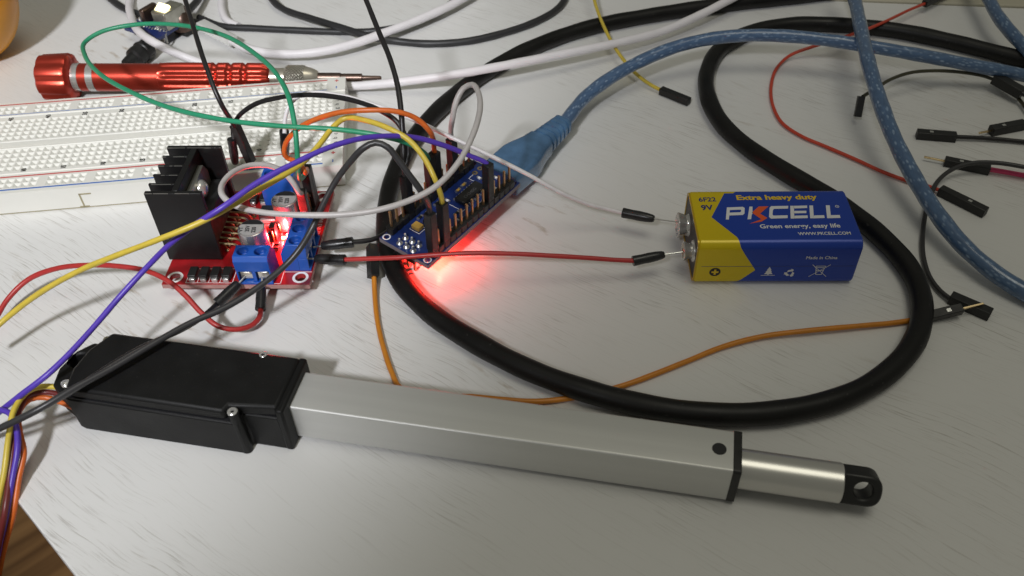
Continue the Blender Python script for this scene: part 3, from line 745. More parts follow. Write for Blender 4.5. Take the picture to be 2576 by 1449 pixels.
# two black wires on the left row of the blue board
r_, p0, P = wire("black jumper wire hanging from the top edge straight down into the blue board",
    [(905, -40, 60), (925, 10, 57), (955, 85, 53), (980, 145, 50), (1000, 215, 46), (1010, 290, 41), (1014, 360, 35), below(T_k1, -2), below(T_k1, 1.5)], 'black', r=.8)
nano_plug(r_, p0, T_k1)
p_sl = at(586, 352, 20)
r_, p0, P = wire("black jumper wire arching from the breadboard over to the blue board",
    [at(588, 350, 20), (586, 322, 23), (600, 293, 26), (640, 263, 30), (700, 246, 34), (760, 239, 37), (830, 242, 39), (900, 256, 40), (960, 280, 40), (1000, 308, 38), (1020, 345, 35), (1028, 390, 32), below(T_k2, -2), below(T_k2, 1.5)], 'black')
nano_plug(r_, p0, T_k2); sleeve(r_, p0, at(583, 350, 20), at(592, 412, 10.5), 1.45, 1.1)
r_, p0, P = wire("black jumper wire coming down from the top edge over the screwdriver into the breadboard",
    [(452, -40, 52), (466, 0, 50), (490, 80, 47), (514, 155, 43), (540, 225, 38), (562, 272, 33), (580, 300, 28), (590, 318, 25)], 'black')
square_plug(r_, p0, at(590, 313, 25), at(632, 407, 11.2), up=(1, -.4, .2), window=False)
# white wire from breadboard to battery
p_b = at(1568, 536, 7.2)
r_, p0, P = wire("white jumper wire running from the breadboard to the far terminal of the battery",
    [at(716, 336, 22), (717, 300, 25), (728, 265, 28), (755, 240, 31), (800, 233, 33), (860, 241, 34), (940, 263, 34), (1030, 297, 32), (1130, 343, 29), (1230, 390, 25), (1330, 440, 20), (1410, 484, 15), (1480, 513, 10.5), (1530, 526, 8.2), (1572, 537, 7.2)], 'white', r=.66)
sleeve(r_, p0, at(715, 330, 22), at(718, 393, 11), 1.5, 1.15, tip=at(718.5, 402, 8.6))
bat_neg = at(1708, 559, 8.2); bat_pos = at(1718, 634, 8.2)
sleeve(r_, p0, at(1566, 535, 7.2), at(1647, 551, 7.4), 1.55, 1.2, tip=bat_neg, prad=.22)
# red wire from terminal to battery
r_, p0, P = wire("red jumper wire running straight from the blue terminal to the near terminal of the battery",
    [at(866, 653, 8.2), (920, 651, 9.2), (1000, 648, 10.6), (1080, 642, 11.6), (1180, 637, 12), (1280, 638, 11.6), (1380, 643, 10.6), (1480, 649, 9), (1550, 654, 7.8), (1594, 656, 7.2)], 'red', r=.7)
sleeve(r_, p0, at(868, 654, 8.2), at(792, 651, 7.4), 1.6, 1.3, tip=at(775, 650.5, 7.2))
sleeve(r_, p0, at(1592, 657, 7), at(1672, 640, 7.6), 1.5, 1.15, tip=bat_pos, prad=.22)
# black wire from terminal passing under the blue board
r_, p0, P = wire("short black jumper wire leaving the upper terminal opening and passing under the blue board",
    [at(886, 609, 8.2), (920, 606, 7.6), (945, 600, 7.2), (965, 590, 6.6), (1000, 560, 4), (1040, 520, 1.5), (1090, 470, .9)], 'black')
sleeve(r_, p0, at(888, 609, 8.2), at(808, 619, 7.2), 1.6, 1.3, tip=at(788, 622, 6.8))
# two sleeved wires in the front terminal
r_, p0, P = wire("black jumper wire leaving the front left terminal opening towards the lower left",
    [at(548, 763, 4), (530, 780, 5.5), (505, 800, 8), (470, 822, 12), (420, 846, 17.4), (350, 878, 18.3), (270, 925, 18), (180, 984, 17.6), (90, 1034, 13), (0, 1076, 8), (-60, 1105, 5)], 'black')
sleeve(r_, p0, at(546, 764, 4), at(601, 712, 6), 1.6, 1.35, tip=at(620, 692, 7))
r_, p0, P = wire("dark red jumper wire curling from the front terminal round to the left edge",
    [at(656, 778, 3.2), (652, 800, 3), (630, 820, 3.5), (592, 829, 4.5), (548, 820, 6), (508, 788, 8), (465, 742, 11), (425, 708, 13), (370, 682, 14), (300, 670, 14), (220, 667, 13), (140, 676, 11), (70, 704, 8), (20, 752, 5), (-10, 800, 3), (-50, 860, 1.5)], 'red')
sleeve(r_, p0, at(655, 779, 3.2), at(658, 722, 5.6), 1.5, 1.3, tip=at(659, 700, 6.8))

# ------------------------------------------------------------------ battery
BM = frame(52.77, 185.3, -2.11)
L_, W_, H_ = 45.7, 24.8, 16.0
bt = thing("battery", "rectangular nine volt battery with blue and yellow label lying on its side", "battery", M=BM)
def rrect(w, h, r, n=6, x0=0, y0=0):
    pts = []
    for cx, cy, a in ((w - r, h - r, 0), (r, h - r, 90), (r, r, 180), (w - r, r, 270)):
        for k in range(n + 1):
            t = math.radians(a + 90 * k / n); pts.append((x0 + cx + r * math.cos(t), y0 + cy + r * math.sin(t)))
    return pts
def battery_material():
    m = bpy.data.materials.new("printed_battery_wrap"); m.use_nodes = True
    nt = m.node_tree; b = nt.nodes["Principled BSDF"]; L = nt.links; N = nt.nodes.new
    uv = N("ShaderNodeUVMap"); sp = N("ShaderNodeSeparateXYZ"); L.new(uv.outputs[0], sp.inputs[0])
    fc = N("ShaderNodeFloatCurve"); cu = fc.mapping.curves[0]
    # boundary x (mm / 20) against distance round the wrap (t / 81): top back -> top front -> front bottom -> underneath
    tot = 81.6
    pts = [(0, 11.0), (12.8, 4.8), (21.5, 10.7), (24.8, 11.6), (27.8, 13.4), (33.4, 17.0), (39.6, 11.2), (42, 9.0), (54, 4.8), (64, 11), (74, 17), (tot, 11.0)]
    while len(cu.points) < len(pts): cu.points.new(.5, .5)
    for p, (t, x) in zip(cu.points, pts): p.location = (t / tot, x / 20); p.handle_type = 'VECTOR'
    fc.mapping.update()
    L.new(sp.outputs[1], fc.inputs["Value"])
    gt = N("ShaderNodeMath"); gt.operation = 'GREATER_THAN'; L.new(sp.outputs[0], gt.inputs[0])
    ml = N("ShaderNodeMath"); ml.operation = 'MULTIPLY'; ml.inputs[1].default_value = 20; L.new(fc.outputs[0], ml.inputs[0]); L.new(ml.outputs[0], gt.inputs[1])
    mx = N("ShaderNodeMix"); mx.data_type = 'RGBA'; mx.inputs[6].default_value = (.66, .50, .006, 1); mx.inputs[7].default_value = (.012, .05, .36, 1)
    L.new(gt.outputs[0], mx.inputs[0]); L.new(mx.outputs[2], b.inputs["Base Color"])
    b.inputs["Roughness"].default_value = .27; b.inputs["Metallic"].default_value = .15
    tc = N("ShaderNodeTexCoord"); mp = N("ShaderNodeMapping"); mp.inputs["Scale"].default_value = (.15, 1, 1); L.new(tc.outputs["Object"], mp.inputs[0])
    n = N("ShaderNodeTexNoise"); n.inputs["Scale"].default_value = 260; L.new(mp.outputs[0], n.inputs[0])
    bp = N("ShaderNodeBump"); bp.inputs["Strength"].default_value = .25; bp.inputs["Distance"].default_value = .0002
    L.new(n.outputs[0], bp.inputs["Height"]); L.new(bp.outputs[0], b.inputs["Normal"])
    return m
def battery_body():
    m = MB(); r = 2.4; pr = rrect(W_, H_, r, 8)      # (y,z), starts at back side going over the top to the front
    # start the loop where the top meets the back corner
    i0 = 8
    pr = pr[i0:] + pr[:i0]
    per = [0]
    for a, b in zip(pr, pr[1:] + pr[:1]): per.append(per[-1] + math.hypot(b[0] - a[0], b[1] - a[1]))
    tot = per[-1]
    # t runs so that the top face spans 0..24.8
    sect = [(0.0, .55), (.12, .2), (.45, 0.0), (L_ - .5, 0), (L_ - .15, .25), (L_, .8)]
    vs = []; uvs = []; n = len(pr); mm = n + 1
    cy, cz = W_ / 2, H_ / 2
    for x, ins in sect:
        ky, kz = 1 - ins / cy, 1 - ins / cz
        for k in range(mm):
            y, z = pr[k % n]; vs.append((x, cy + (y - cy) * ky, cz + (z - cz) * kz)); uvs.append((x, (per[k] + r * .8) / 81.6 * 1.0))
    fs = [(i * mm + k, i * mm + k + 1, (i + 1) * mm + k + 1, (i + 1) * mm + k) for i in range(len(sect) - 1) for k in range(n)]
    m.add(vs, fs, uvs); o = (len(sect) - 1) * mm; m.add([vs[o + k] for k in range(n)], [tuple(range(n))], [(50, 0)] * n)
    m.add([vs[k] for k in range(n)], [tuple(range(n))], [(5, 0)] * n)
    return m
wrap = battery_body().build("wrapper", battery_material(), bt, weld=False)
MB().prism(rrect(W_ - 1.6, H_ - 1.6, 1.8, 6, .8, .8), -.15, .02, 'x').build("end_plate", 'bat_end', bt)
# crimped rim of the wrapper
rim = MB(); o_ = rrect(W_ - .4, H_ - .4, 2.3, 8, .2, .2); i_ = rrect(W_ - 1.9, H_ - 1.9, 1.7, 8, .95, .95); n = len(o_)
rim.add([(.1, y, z) for y, z in o_] + [(-.35, y, z) for y, z in o_] + [(-.3, y, z) for y, z in i_] + [(0, y, z) for y, z in i_],
        [f for k in range(n) for f in ((k, (k + 1) % n, n + (k + 1) % n, n + k), (n + k, n + (k + 1) % n, 2 * n + (k + 1) % n, 2 * n + k), (2 * n + k, 2 * n + (k + 1) % n, 3 * n + (k + 1) % n, 3 * n + k))])
MT['rimy'] = mat("wrapper_rim", (.55, .36, .01), rough=.3, metal=.3)
rim.build("wrapper_rim", 'rimy', wrap)
# terminals: round snap and flared hexagonal snap
MB().lathe([(-3.1, 2.3), (-3.25, 2.6), (-3.0, 2.85), (-2.5, 2.7), (-1.7, 2.35), (-.8, 2.4), (-.45, 3.2), (-.15, 3.3)], 30, caps=False).xf(Matrix.Translation((0, 5.9, 8))).build("positive_terminal", 'steel', bt)
tp = bt.children[-1]
MB().lathe([(-3.1, 2.3), (-2.7, 2.0), (-2.6, .01)], 30, caps=False).xf(Matrix.Translation((0, 5.9, 8))).build("terminal_face", 'nickel', tp)
ng = MB()
def neg_mod(x, t): return 1 + (.06 if x < -1 else .02) * math.cos(6 * t)
ng.lathe([(-3.3, 3.3), (-3.5, 3.6), (-3.2, 3.7), (-1.2, 3.0), (-.6, 3.1), (-.15, 3.4)], 60, neg_mod, caps=False)
ng.lathe([(-3.3, 3.3), (-3.0, 2.9), (-2.7, 2.4), (-2.6, .01)], 60, neg_mod, caps=False)
ng.xf(Matrix.Translation((0, 17.4, 8))).build("negative_terminal", 'steel', bt)
# lettering, top face
ZT = H_ + .05
def TM(x, y, rot=0): return Matrix.Translation((x, y, ZT)) @ Matrix.Rotation(math.radians(rot), 4, 'Z')
lettering("label_lettering", "6F22", 1.9, TM(2.1, 18.6, 1.5), 'bat_ink', wrap, bold=.06, sx=1.0)
lettering("label_lettering", "9V", 2.3, TM(2.4, 14.7, 1.5), 'bat_ink', wrap, bold=.1, sx=.95)
lettering("label_lettering", "Extra heavy duty", 2.15, TM(13.2, 19.3, .4), 'bat_yel', wrap, bold=.1, sx=1.16)
lettering("label_lettering", "Green energy, easy life", 1.75, TM(17.8, 6.5, .6), 'bat_text', wrap, bold=.05, sx=1.01)
lettering("label_lettering", "WWW.PKCELL.COM", 1.25, TM(28.0, 3.5, .6), 'bat_text', wrap, bold=.03, sx=.92)
def zpx(x, y): return ((2400 + x * 1100 / 2576) * 2576 / 4032, (600 + y * 1100 / 2576) * 2576 / 4032)
BMi = BM.inverted()
def glyph(polys, m, name="label_lettering"):
    g = MB()
    for P in polys:
        pts = []
        for x, y in P:
            q = BMi @ at(*zpx(x, y), H_); pts.append((q.x, q.y, ZT))
        g.add(pts, [tuple(range(len(pts)))])
    return g.build(name, m, wrap, smooth=False, weld=False)
def bar(x0, y0, x1, y1, sl=0): return [(x0, y0), (x1, y0), (x1 + sl, y1), (x0 + sl, y1)]
T, B, th = 497, 612, 25
# P I K-bolt C E L L, traced as straight-sided letters
glyph([[(1082, 508), (1112, 508), (1100, 620), (1072, 620)],
       [(1112, 508), (1228, 503), (1246, 514), (1244, 566), (1228, 578), (1104, 583), (1107, 557), (1205, 553), (1213, 546), (1214, 534), (1206, 529), (1110, 533)]], 'bat_text')
glyph([[(1290, 501), (1318, 501), (1318, 540), (1322, 556), (1310, 580), (1306, 617), (1272, 618)]], 'bat_text')
glyph([[(1375, 500), (1466, 498), (1388, 566), (1455, 606), (1400, 640), (1290, 658), (1400, 618), (1312, 556)]], 'bat_or', "bolt_emblem")
glyph([[(1490, 497), (1648, 494), (1646, 519), (1518, 522), (1507, 531), (1502, 574), (1512, 584), (1642, 581), (1642, 607), (1488, 612), (1470, 596), (1476, 512)]], 'bat_text')
glyph([bar(1666, 494, 1700, 611, 4), [(1698, 494), (1822, 491), (1822, 514), (1698, 518)], [(1700, 541), (1815, 539), (1815, 561), (1700, 563)], [(1702, 585), (1826, 582), (1828, 607), (1702, 610)]], 'bat_text')
glyph([bar(1842, 491, 1876, 609, 8), [(1884, 583), (1978, 580), (1984, 606), (1884, 609)]], 'bat_text')
glyph([bar(1994, 489, 2030, 608, 12), [(2040, 580), (2122, 578), (2130, 605), (2040, 608)]], 'bat_text')
g = MB(); ring(g, (41.7, 16.0), .42, .58, ZT, 20); g.build("registered_mark", 'bat_text', wrap, smooth=False)
lettering("label_lettering", "R", .5, TM(41.55, 15.75), 'bat_text', wrap)
# front side
FMx = Matrix(((1, 0, 0, 0), (0, 0, -1, 0), (0, 1, 0, 0), (0, 0, 0, 1)))
def FM(x, z): return Matrix.Translation((x, -.05, z)) @ FMx
lettering("label_lettering", "Made in China", 1.15, FM(30.4, 10.1), 'bat_text', wrap, bold=.02, sx=.95)
g = MB(); pts = [(1.6 * math.cos(2 * math.pi * k / 28), 1.6 * math.sin(2 * math.pi * k / 28), 0) for k in range(28)]
g.add(pts, [tuple(range(28))]).xf(FM(5.6, 5.2)).build("plus_emblem", 'ink', wrap, smooth=False)
MB().box(-1.0, 1.0, -.3, .3, .03, .05).box(-.3, .3, -1.0, 1.0, .03, .06).xf(FM(5.6, 5.2)).build("plus_sign", 'bat_yel', wrap, smooth=False)
g = MB(); g.add([(x, y, 0) for x, y in [(-1.2, -.9), (-.2, -.9), (-.2, -1.2), (.2, -1.2), (.2, -.9), (1.3, -.9), (.7, -.1), (.95, -.1), (.5, .7), (.7, .7), (.0, 2.0), (-.6, .7), (-.4, .7), (-.9, -.1), (-.65, -.1)]], [tuple(range(15))])
g.box(-2.0, 2.0, -1.45, -1.3, -.001, .01); g.xf(FM(20.9, 5.2)).build("tree_emblem", 'bat_text', wrap, smooth=False)
g = MB()
for k in range(3):
    a = math.radians(90 + 120 * k); c_ = Vector((math.cos(a), math.sin(a), 0)) * .95; R_ = Matrix.Translation(c_) @ Matrix.Rotation(a - math.pi / 2 + .25, 4, 'Z')
    g.add([R_ @ Vector((x, y, 0)) for x, y in ((-.95, -.35), (.35, -.35), (.35, -.7), (1.05, .0), (.35, .7), (.35, .35), (-.6, .35))], [tuple(range(7))])
g.xf(FM(27.0, 4.7)).build("recycling_emblem", 'bat_text', wrap, smooth=False)
g = MB()
for a in ((-2.6, -2.0, 2.6, 2.6), (-2.4, 2.6, 2.3, -2.0)): line(g, *a, .16, 0)
for a in ((-1.2, 1.5, -.8, -1.2), (1.2, 1.5, .8, -1.2), (-.8, -1.2, .8, -1.2), (-1.5, 1.5, 1.5, 1.5), (-1.2, 2.1, 1.2, 2.1), (-1.5, 1.5, -1.2, 2.1), (1.5, 1.5, 1.2, 2.1), (-.9, .4, .9, .4)): line(g, *a, .2, .006)
g.xf(FM(35.3, 5.3)).build("crossed_bin_emblem", 'bat_text', wrap, smooth=False)
MB().box(1.5, L_ - .6, -.03, .02, 7.3, 7.42).build("wrap_seam", 'bat_ink', wrap, smooth=False)

# ------------------------------------------------------------------ linear actuator
AM = frame(-54.9, 134.5, -12.0)
ac = thing("linear_actuator", "mini linear actuator with black plastic gearbox, square silver tube and short extended rod", "actuator", M=AM)
hb = MB()
prof = [(-54.2, -6.6), (-10.0, -6.6), (-10.0, -3.4), (-.6, -3.4), (-.6, 13.5), (-52.0, 13.5), (-55.6, 8.5), (-57.0, -1.0), (-56.2, -6.0)]
hb.prism(prof, .1, 12.3, 'z')
lowh = hb.build("gearbox_base", 'housing', ac, bevel=.5)
lid_p = [(-53.4, -6.1), (-13.2, -6.1), (-12.6, -4.0), (-2.0, -2.9), (-1.0, -2.9), (-1.0, 13.1), (-52.0, 13.1), (-55.2, 6.5), (-55.8, 0.0), (-54.6, -5.0)]
lid = MB().prism(lid_p, 12.5, 16.0, 'z').build("gearbox_lid", 'housing', ac, bevel=.8)
MB().prism([(x * .995 - .2, y * .97 + .1) for x, y in prof], 12.2, 12.6, 'z').build("lid_seam", 'ink', lid, smooth=False)
MB().box(-1.6, .5, -3.6, 13.7, .1, 15.4).build("gearbox_collar", 'housing', ac, bevel=.6)
MB().cyl((-11.0, -5.3, .3), (-11.0, -5.3, 15.3), 1.35, n=24).build("screw_boss", 'housing', lowh)
def screw(x, y, z, r=1.25):
    s = MB().lathe([(z - .6, r), (z, r), (z + .18, r * .8), (z + .18, r * .45), (z - .3, r * .3), (z - .3, .01)], 20, caps=False)
    s.xf(Matrix.Translation((x, y, 0)) @ Matrix.Rotation(-math.pi / 2, 4, 'Y')); s.build("screw", 'steel', lid)
screw(-11.2, -5.3, 15.6); screw(-10.6, 12.5, 15.9, 1.1); screw(-54.2, 12.6, 13.4, 1.1); screw(-55.3, -4.2, 15.6, 1.1)
lug = MB().prism([(-50, 11.5), (-57.5, 11.5), (-60.5, 8.0), (-61.8, 1.5), (-60.5, -3.5), (-56.5, -5.5), (-50, -5.5)], 3, 12.8, 'z').build("mounting_lug", 'housing', ac, bevel=.6)
cut(lug, MB().cyl((-58.2, 5.2, -2), (-58.2, 5.2, 20), 2.3, n=28))
tube = MB().prism(rrect(11.5, 11.9, .7, 5, 0, 1.0), -.5, 105.4, 'x').build("square_tube", 'alu', ac)
MB().prism(rrect(11.9, 12.3, .8, 5, -.2, .8), 105.4, 107.3, 'x').build("end_cap", 'plastic', ac, bevel=.2)
MB().cyl((102.2, 5.7, 12.6), (102.2, 5.7, 12.95), 1.65, n=28).build("set_screw", 'ink', tube)
MB().lathe([(107, 4.7), (130.2, 4.7), (130.4, 4.5)], 56).xf(Matrix.Translation((0, 6.0, 6.1))).build("rod", 'rod', ac)
pf = [(130.2, 2.3), (135.8, 2.3)] + [(135.6 + 3.5 * abs(math.cos(math.radians(a))) ** .8, 6.1 + 3.8 * math.copysign(abs(math.sin(math.radians(a))) ** .8, a)) for a in range(-80, 81, 10)] + [(135.8, 9.9), (130.2, 9.9)]
ET = Matrix.Translation((0, 6.0, 6.1)) @ Matrix.Rotation(math.radians(-30), 4, 'X') @ Matrix.Translation((0, -6.0, -6.1))
ey = MB().prism(pf, 3.1, 8.9, 'y').xf(ET).build("rod_eye", 'plastic', ac, bevel=.5)
cut(ey, MB().cyl((135.0, -3, 6.2), (135.0, 15, 6.2), 2.1, n=28).xf(ET))

def W(x, y, z): return AM @ Vector((x, y, z))
for lab, m, dy, ps in [
    ("yellow wire leaving the actuator gearbox and hanging over the desk corner", 'yellow', 0, [W(-54, -2.5, 10.5), (110, 972, 11.5), (70, 985, 12), (36, 1030, 12), (22, 1100, 10), (12, 1180, 6), (-5, 1270, 0), (-25, 1380, -12), (-40, 1500, -30)]),
    ("orange wire leaving the actuator gearbox and hanging over the desk corner", 'orange', 0, [W(-54, -5.2, 6), (115, 1000, 8), (75, 1005, 9), (48, 1035, 9), (50, 1090, 8), (60, 1140, 6), (48, 1200, 3), (34, 1290, -2), (12, 1370, -12), (-10, 1480, -30)]),
    ("brown wire in the bundle beside the orange and yellow wires at the left edge", 'brown', 0, [W(-54, -4, 8.5), (112, 986, 9.5), (68, 998, 10), (42, 1050, 9.5), (34, 1120, 8), (24, 1200, 4), (12, 1290, 0), (-8, 1390, -12), (-30, 1500, -30)]),
    ("purple wire hanging down beside the brown wire over the desk corner", 'purple', 0, [(-40, 1030, 8), (-5, 1030, 11), (25, 1040, 11), (42, 1080, 10), (44, 1130, 8), (32, 1200, 4), (16, 1290, -1), (-2, 1370, -10), (-20, 1480, -28)]),
    ]:
    wire(lab, ps, m, r=.72, group="wires of the actuator at the left edge", name="actuator_wire")

# ------------------------------------------------------------------ screwdriver
sa, sb = at(98, 194, 8.8), at(955, 196, 4.2); sx = (sb - sa).normalized(); SLEN = (sb - sa).length
SM = axes(sa, sx, Vector((0, 0, 1)).cross(sx))
sd = thing("screwdriver", "red anodised precision screwdriver with silver rings and knurled chuck behind the breadboard", "screwdriver", M=SM)
k_ = SLEN / 857.0     # mm per photo unit along the tool
def X(u): return (CX + (u - CX) * .986 - 98) * k_      # the near side of the handle looks a little larger
def kmod(x, t): return 1 - .075 * (0.5 - 0.5 * math.cos(8 * t)) ** 3
MB().lathe([(X(93), 7.6), (X(97), 8.4), (X(158), 8.9), (X(167), 8.5), (X(172), 7.2), (X(173), 5)], 96, kmod).build("swivel_cap", 'red_alu', sd)
def fmod(x, t):
    a = 0 if x < X(392) else min(1, (x - X(392)) / 2.5)
    return 1 - .17 * a * (0.5 - 0.5 * math.cos(9 * t)) ** 1.5
pr = [(X(160), 5.1), (X(392), 5.1), (X(393), 5.4), (X(415), 5.7), (X(440), 5.75), (X(524), 5.7), (X(530), 5.0), (X(536), 5.0), (X(542), 5.7), (X(562), 5.7), (X(568), 5.0), (X(574), 5.0), (X(580), 5.7), (X(600), 5.7), (X(606), 5.0), (X(611), 5.0), (X(616), 5.7), (X(655), 5.6), (X(668), 4.9), (X(672), 4.2)]
dense = []
for (a, ra), (b, rb) in zip(pr, pr[1:]):
    for k in range(6): dense.append((a + (b - a) * k / 6, ra + (rb - ra) * k / 6))
dense.append(pr[-1])
hnd = MB().lathe(dense, 144, fmod).build("handle", 'red_alu', sd, sharp=50)
for u0, u1 in ((174, 190), (211, 229)): MB().lathe([(X(u0), 5.14), (X(u0) + .05, 5.2), (X(u1) - .05, 5.2), (X(u1), 5.14)], 48, caps=False).build("silver_ring", 'steel', hnd)
MB().lathe([(X(670), 3.6), (X(712), 3.6)], 40).build("collar", 'nickel', sd)
MB().lathe([(X(708), 3.6), (X(714), 4.5), (X(718), 4.7), (X(756), 4.7), (X(760), 4.5)], 64).build("knurled_chuck", 'knurl', sd)
MB().lathe([(X(760), 4.3), (X(778), 3.6), (X(790), 2.8), (X(793), 2.4), (X(793.5), .5)], 40).build("chuck_nose", 'nickel', sd)
MB().lathe([(X(785), 1.9), (X(850), 1.9), (X(852), 1.6), (X(905), 1.6), (X(907), .9), (X(950), .8), (X(955), .5)], 20).build("bit", 'bitsteel', sd)

# ------------------------------------------------------------------ cables
def cable(label, pts, m, r, **kw):
    return wire(label, pts, m, r=r, name=kw.pop('name', "cable"), cat="cable", group=kw.pop('group', None), n=kw.pop('n', 20), part=kw.pop('part', "sheath"), **kw)
cable("thick black cable in a big loop round the battery and under the blue board",
    [(2680, 172, 3.1), (2576, 150, 3.1), (2400, 106, 3.1), (2250, 76, 3.1), (2100, 62, 3.1), (1980, 63, 3.1), (1880, 84, 3.1), (1810, 125, 3.1), (1779, 180, 3.1), (1780, 240, 3.1), (1815, 310, 3.1), (1880, 370, 3.1), (1980, 435, 3.1), (2100, 505, 3.1), (2210, 590, 3.1), (2290, 680, 3.1),
     (2320, 770, 3.2), (2300, 860, 3.2), (2230, 940, 3.2), (2120, 1000, 3.2), (1960, 1037, 3.2), (1800, 1042, 3.2), (1640, 1024, 3.2), (1480, 985, 3.2), (1320, 926, 3.2), (1190, 858, 3.1), (1080, 785, 3.1), (1010, 710, 3.1), (976, 630, 3.1), (970, 550, 3.1), (983, 470, 3.1),
     (1020, 380, 3.1), (1080, 300, 3.1), (1150, 235, 3.1), (1240, 172, 3.1), (1350, 115, 3.1), (1480, 70, 3.1), (1640, 38, 3.1), (1820, 12, 3.1), (1960, -4, 3.1), (2100, -20, 3.1)], 'cable_black', 3.0, step=2)
UG = "translucent blue braided cables"
# plug end in the board's frame
def NW_(x, y, z): return NM @ Vector((x, y, z))
pl_end = NW_(84.5, -9.2, -4.6)
uc, p0, _ = cable("translucent blue braided cable plugged into the blue board and arching to the upper right",
    [NW_(80, -9.3, -4.7), pl_end, at(1470, 247, 8), (1530, 200, 10), (1610, 155, 12), (1700, 118, 14), (1790, 97, 15), (1880, 89, 15.5), (1980, 91, 15.5), (2090, 102, 15), (2200, 119, 14), (2320, 140, 12), (2450, 165, 9), (2576, 190, 6), (2680, 215, 4)], 'usb', 2.35, group=UG, n=24, name="usb_cable")
def loft(secs, n=6):
    m = MB(); rings = []
    for x, yc, zc, w_, h_, r_ in secs:
        rings.append([(x, yc + a, zc + b) for a, b in rrect(w_, h_, r_, n, -w_ / 2, -h_ / 2)])
    k = len(rings[0])
    for Rg in rings: m.v += Rg
    for i in range(len(rings) - 1):
        for j in range(k): m.f.append((i * k + j, i * k + (j + 1) % k, (i + 1) * k + (j + 1) % k, (i + 1) * k + j))
    m.f.append(tuple(range(k))); m.f.append(tuple((len(rings) - 1) * k + j for j in range(k))[::-1]); return m
yc, zc = -9.4, -4.7
secs = [(46.2, yc, zc, 13.6, 7.4, 1.2), (46.6, yc, zc, 14.2, 8.0, 1.6), (57.0, yc, zc, 14.6, 8.4, 1.8), (59.5, yc, zc, 14.0, 8.3, 2.0), (65.0, yc, zc, 11.0, 8.0, 2.4), (69.0, yc, zc, 10.0, 8.0, 2.6), (69.3, yc, zc, 9.0, 7.4, 2.6)]
for k in range(5):
    x = 69.6 + 2.6 * k; w1 = 8.9 - .45 * k
    secs += [(x, yc, zc, w1 - .9, 6.6 - .2 * k, 2.4 - .1 * k), (x + .9, yc, zc, w1 - .9, 6.6 - .2 * k, 2.4 - .1 * k), (x + 1.0, yc, zc, w1, 7.2 - .25 * k, 2.6 - .1 * k), (x + 2.4, yc, zc, w1, 7.2 - .25 * k, 2.6 - .1 * k)]
plug = loft(secs).xf(Matrix.Translation(-p0) @ NM).build("usb_plug", 'usb_plug', uc, sharp=30)
MB().box(43.8, 60, yc - 4.2, yc + 4.2, zc - 2.3, zc + 2.3).xf(Matrix.Translation(-p0) @ NM).build("metal_shell", 'solder', plug, bevel=.3)
cable("thick translucent blue braided cable sweeping down the right side over the other cables",
    [(2130, -60, 16), (2150, 0, 16.5), (2165, 70, 17.5), (2185, 160, 18), (2215, 260, 16), (2250, 350, 13), (2296, 440, 10), (2352, 530, 8), (2420, 615, 6), (2500, 685, 4.5), (2590, 742, 3.2), (2680, 790, 2.6)], 'usb', 2.5, group=UG, n=24)
cable("piece of translucent blue braided cable in the top right corner",
    [(2440, -70, 10), (2478, -20, 10.5), (2510, 40, 10), (2550, 90, 8.5), (2600, 140, 7), (2660, 190, 5)], 'usb', 2.4, group=UG, n=24)
WG = "white round cables at the back"
cable("white cable running from behind the breadboard diagonally over the thick black cable to the top",
    [(345, -40, 1.8), (326, 5, 1.8), (333, 48, 4), (357, 86, 9.5), (405, 116, 9.8), (470, 145, 5), (560, 175, 1.8), (660, 196, 1.8), (760, 208, 1.8), (860, 217, 2.4), (940, 213, 4), (1030, 203, 6), (1120, 191, 8), (1220, 174, 8.6), (1340, 151, 8.4), (1460, 127, 8), (1570, 104, 7), (1670, 77, 6), (1760, 38, 7), (1830, 2, 8), (1900, -35, 8)], 'cable_white', 1.65, group=WG)
wc2, p0, _ = cable("white cable leaving the clear plug and curving up to the top edge",
    [(582, 100, 4), (612, 118, 4), (660, 131, 4), (730, 136, 4.2), (810, 129, 4.6), (890, 110, 5), (970, 82, 5), (1050, 51, 5), (1130, 15, 5), (1200, -25, 5)], 'cable_white', 1.75, group=WG)
a, b = at(586, 103, 4), at(500, 58, 4)
Q = Matrix.Translation(-p0) @ housing_M(a, b)
MB().prism(rrect(4.6, 3.4, .6, 4, -2.3, -1.7), 0, (b - a).length - 2, 'x').xf(Q).build("clear_plug", 'clear', wc2)
MB().box(.6, (b - a).length - .4, -1.8, 1.8, -.9, .9).xf(Q).build("metal_core", 'solder', wc2.children[-1], bevel=.2)
cable("short upright piece of white cable at the top edge behind the clear plug",
    [(556, -40, 1.6), (557, 0, 1.6), (560, 30, 1.6), (572, 52, 1.6), (600, 66, 1.5)], 'cable_white', 1.6, group=WG)
BG = "thin black flat cables at the back"
cable("flat black cable running right from the clear plug along the back",
    [(500, 44, 1.4), (560, 66, 1.4), (640, 71, 1.4), (740, 76, 1.4), (850, 80, 1.4), (930, 79, 1.6), (1000, 68, 3.0), (1060, 48, 3), (1120, 18, 2), (1170, -20, 1.5)], 'cable_flat', 1.35, group=BG)
cable("black cable drooping in a shallow curve along the back between the white cables",
    [(670, -40, 2.6), (685, 0, 2.6), (715, 24, 2.6), (780, 46, 2.8), (860, 70, 4.2), (930, 92, 4.0), (1000, 104, 1.6), (1080, 110, 1.5), (1180, 103, 1.5), (1270, 82, 1.5), (1340, 58, 1.5), (1395, 28, 1.5), (1420, 0, 1.5), (1425, -40, 1.5)], 'cable_flat', 1.45, group=BG)
cable("black cable crossing under the small power module at the top left",
    [(235, -50, 1.5), (275, -5, 1.5), (320, 25, 1.5), (390, 45, 1.5), (450, 52, 1.5), (510, 58, 1.5)], 'cable_flat', 1.5, group=BG)
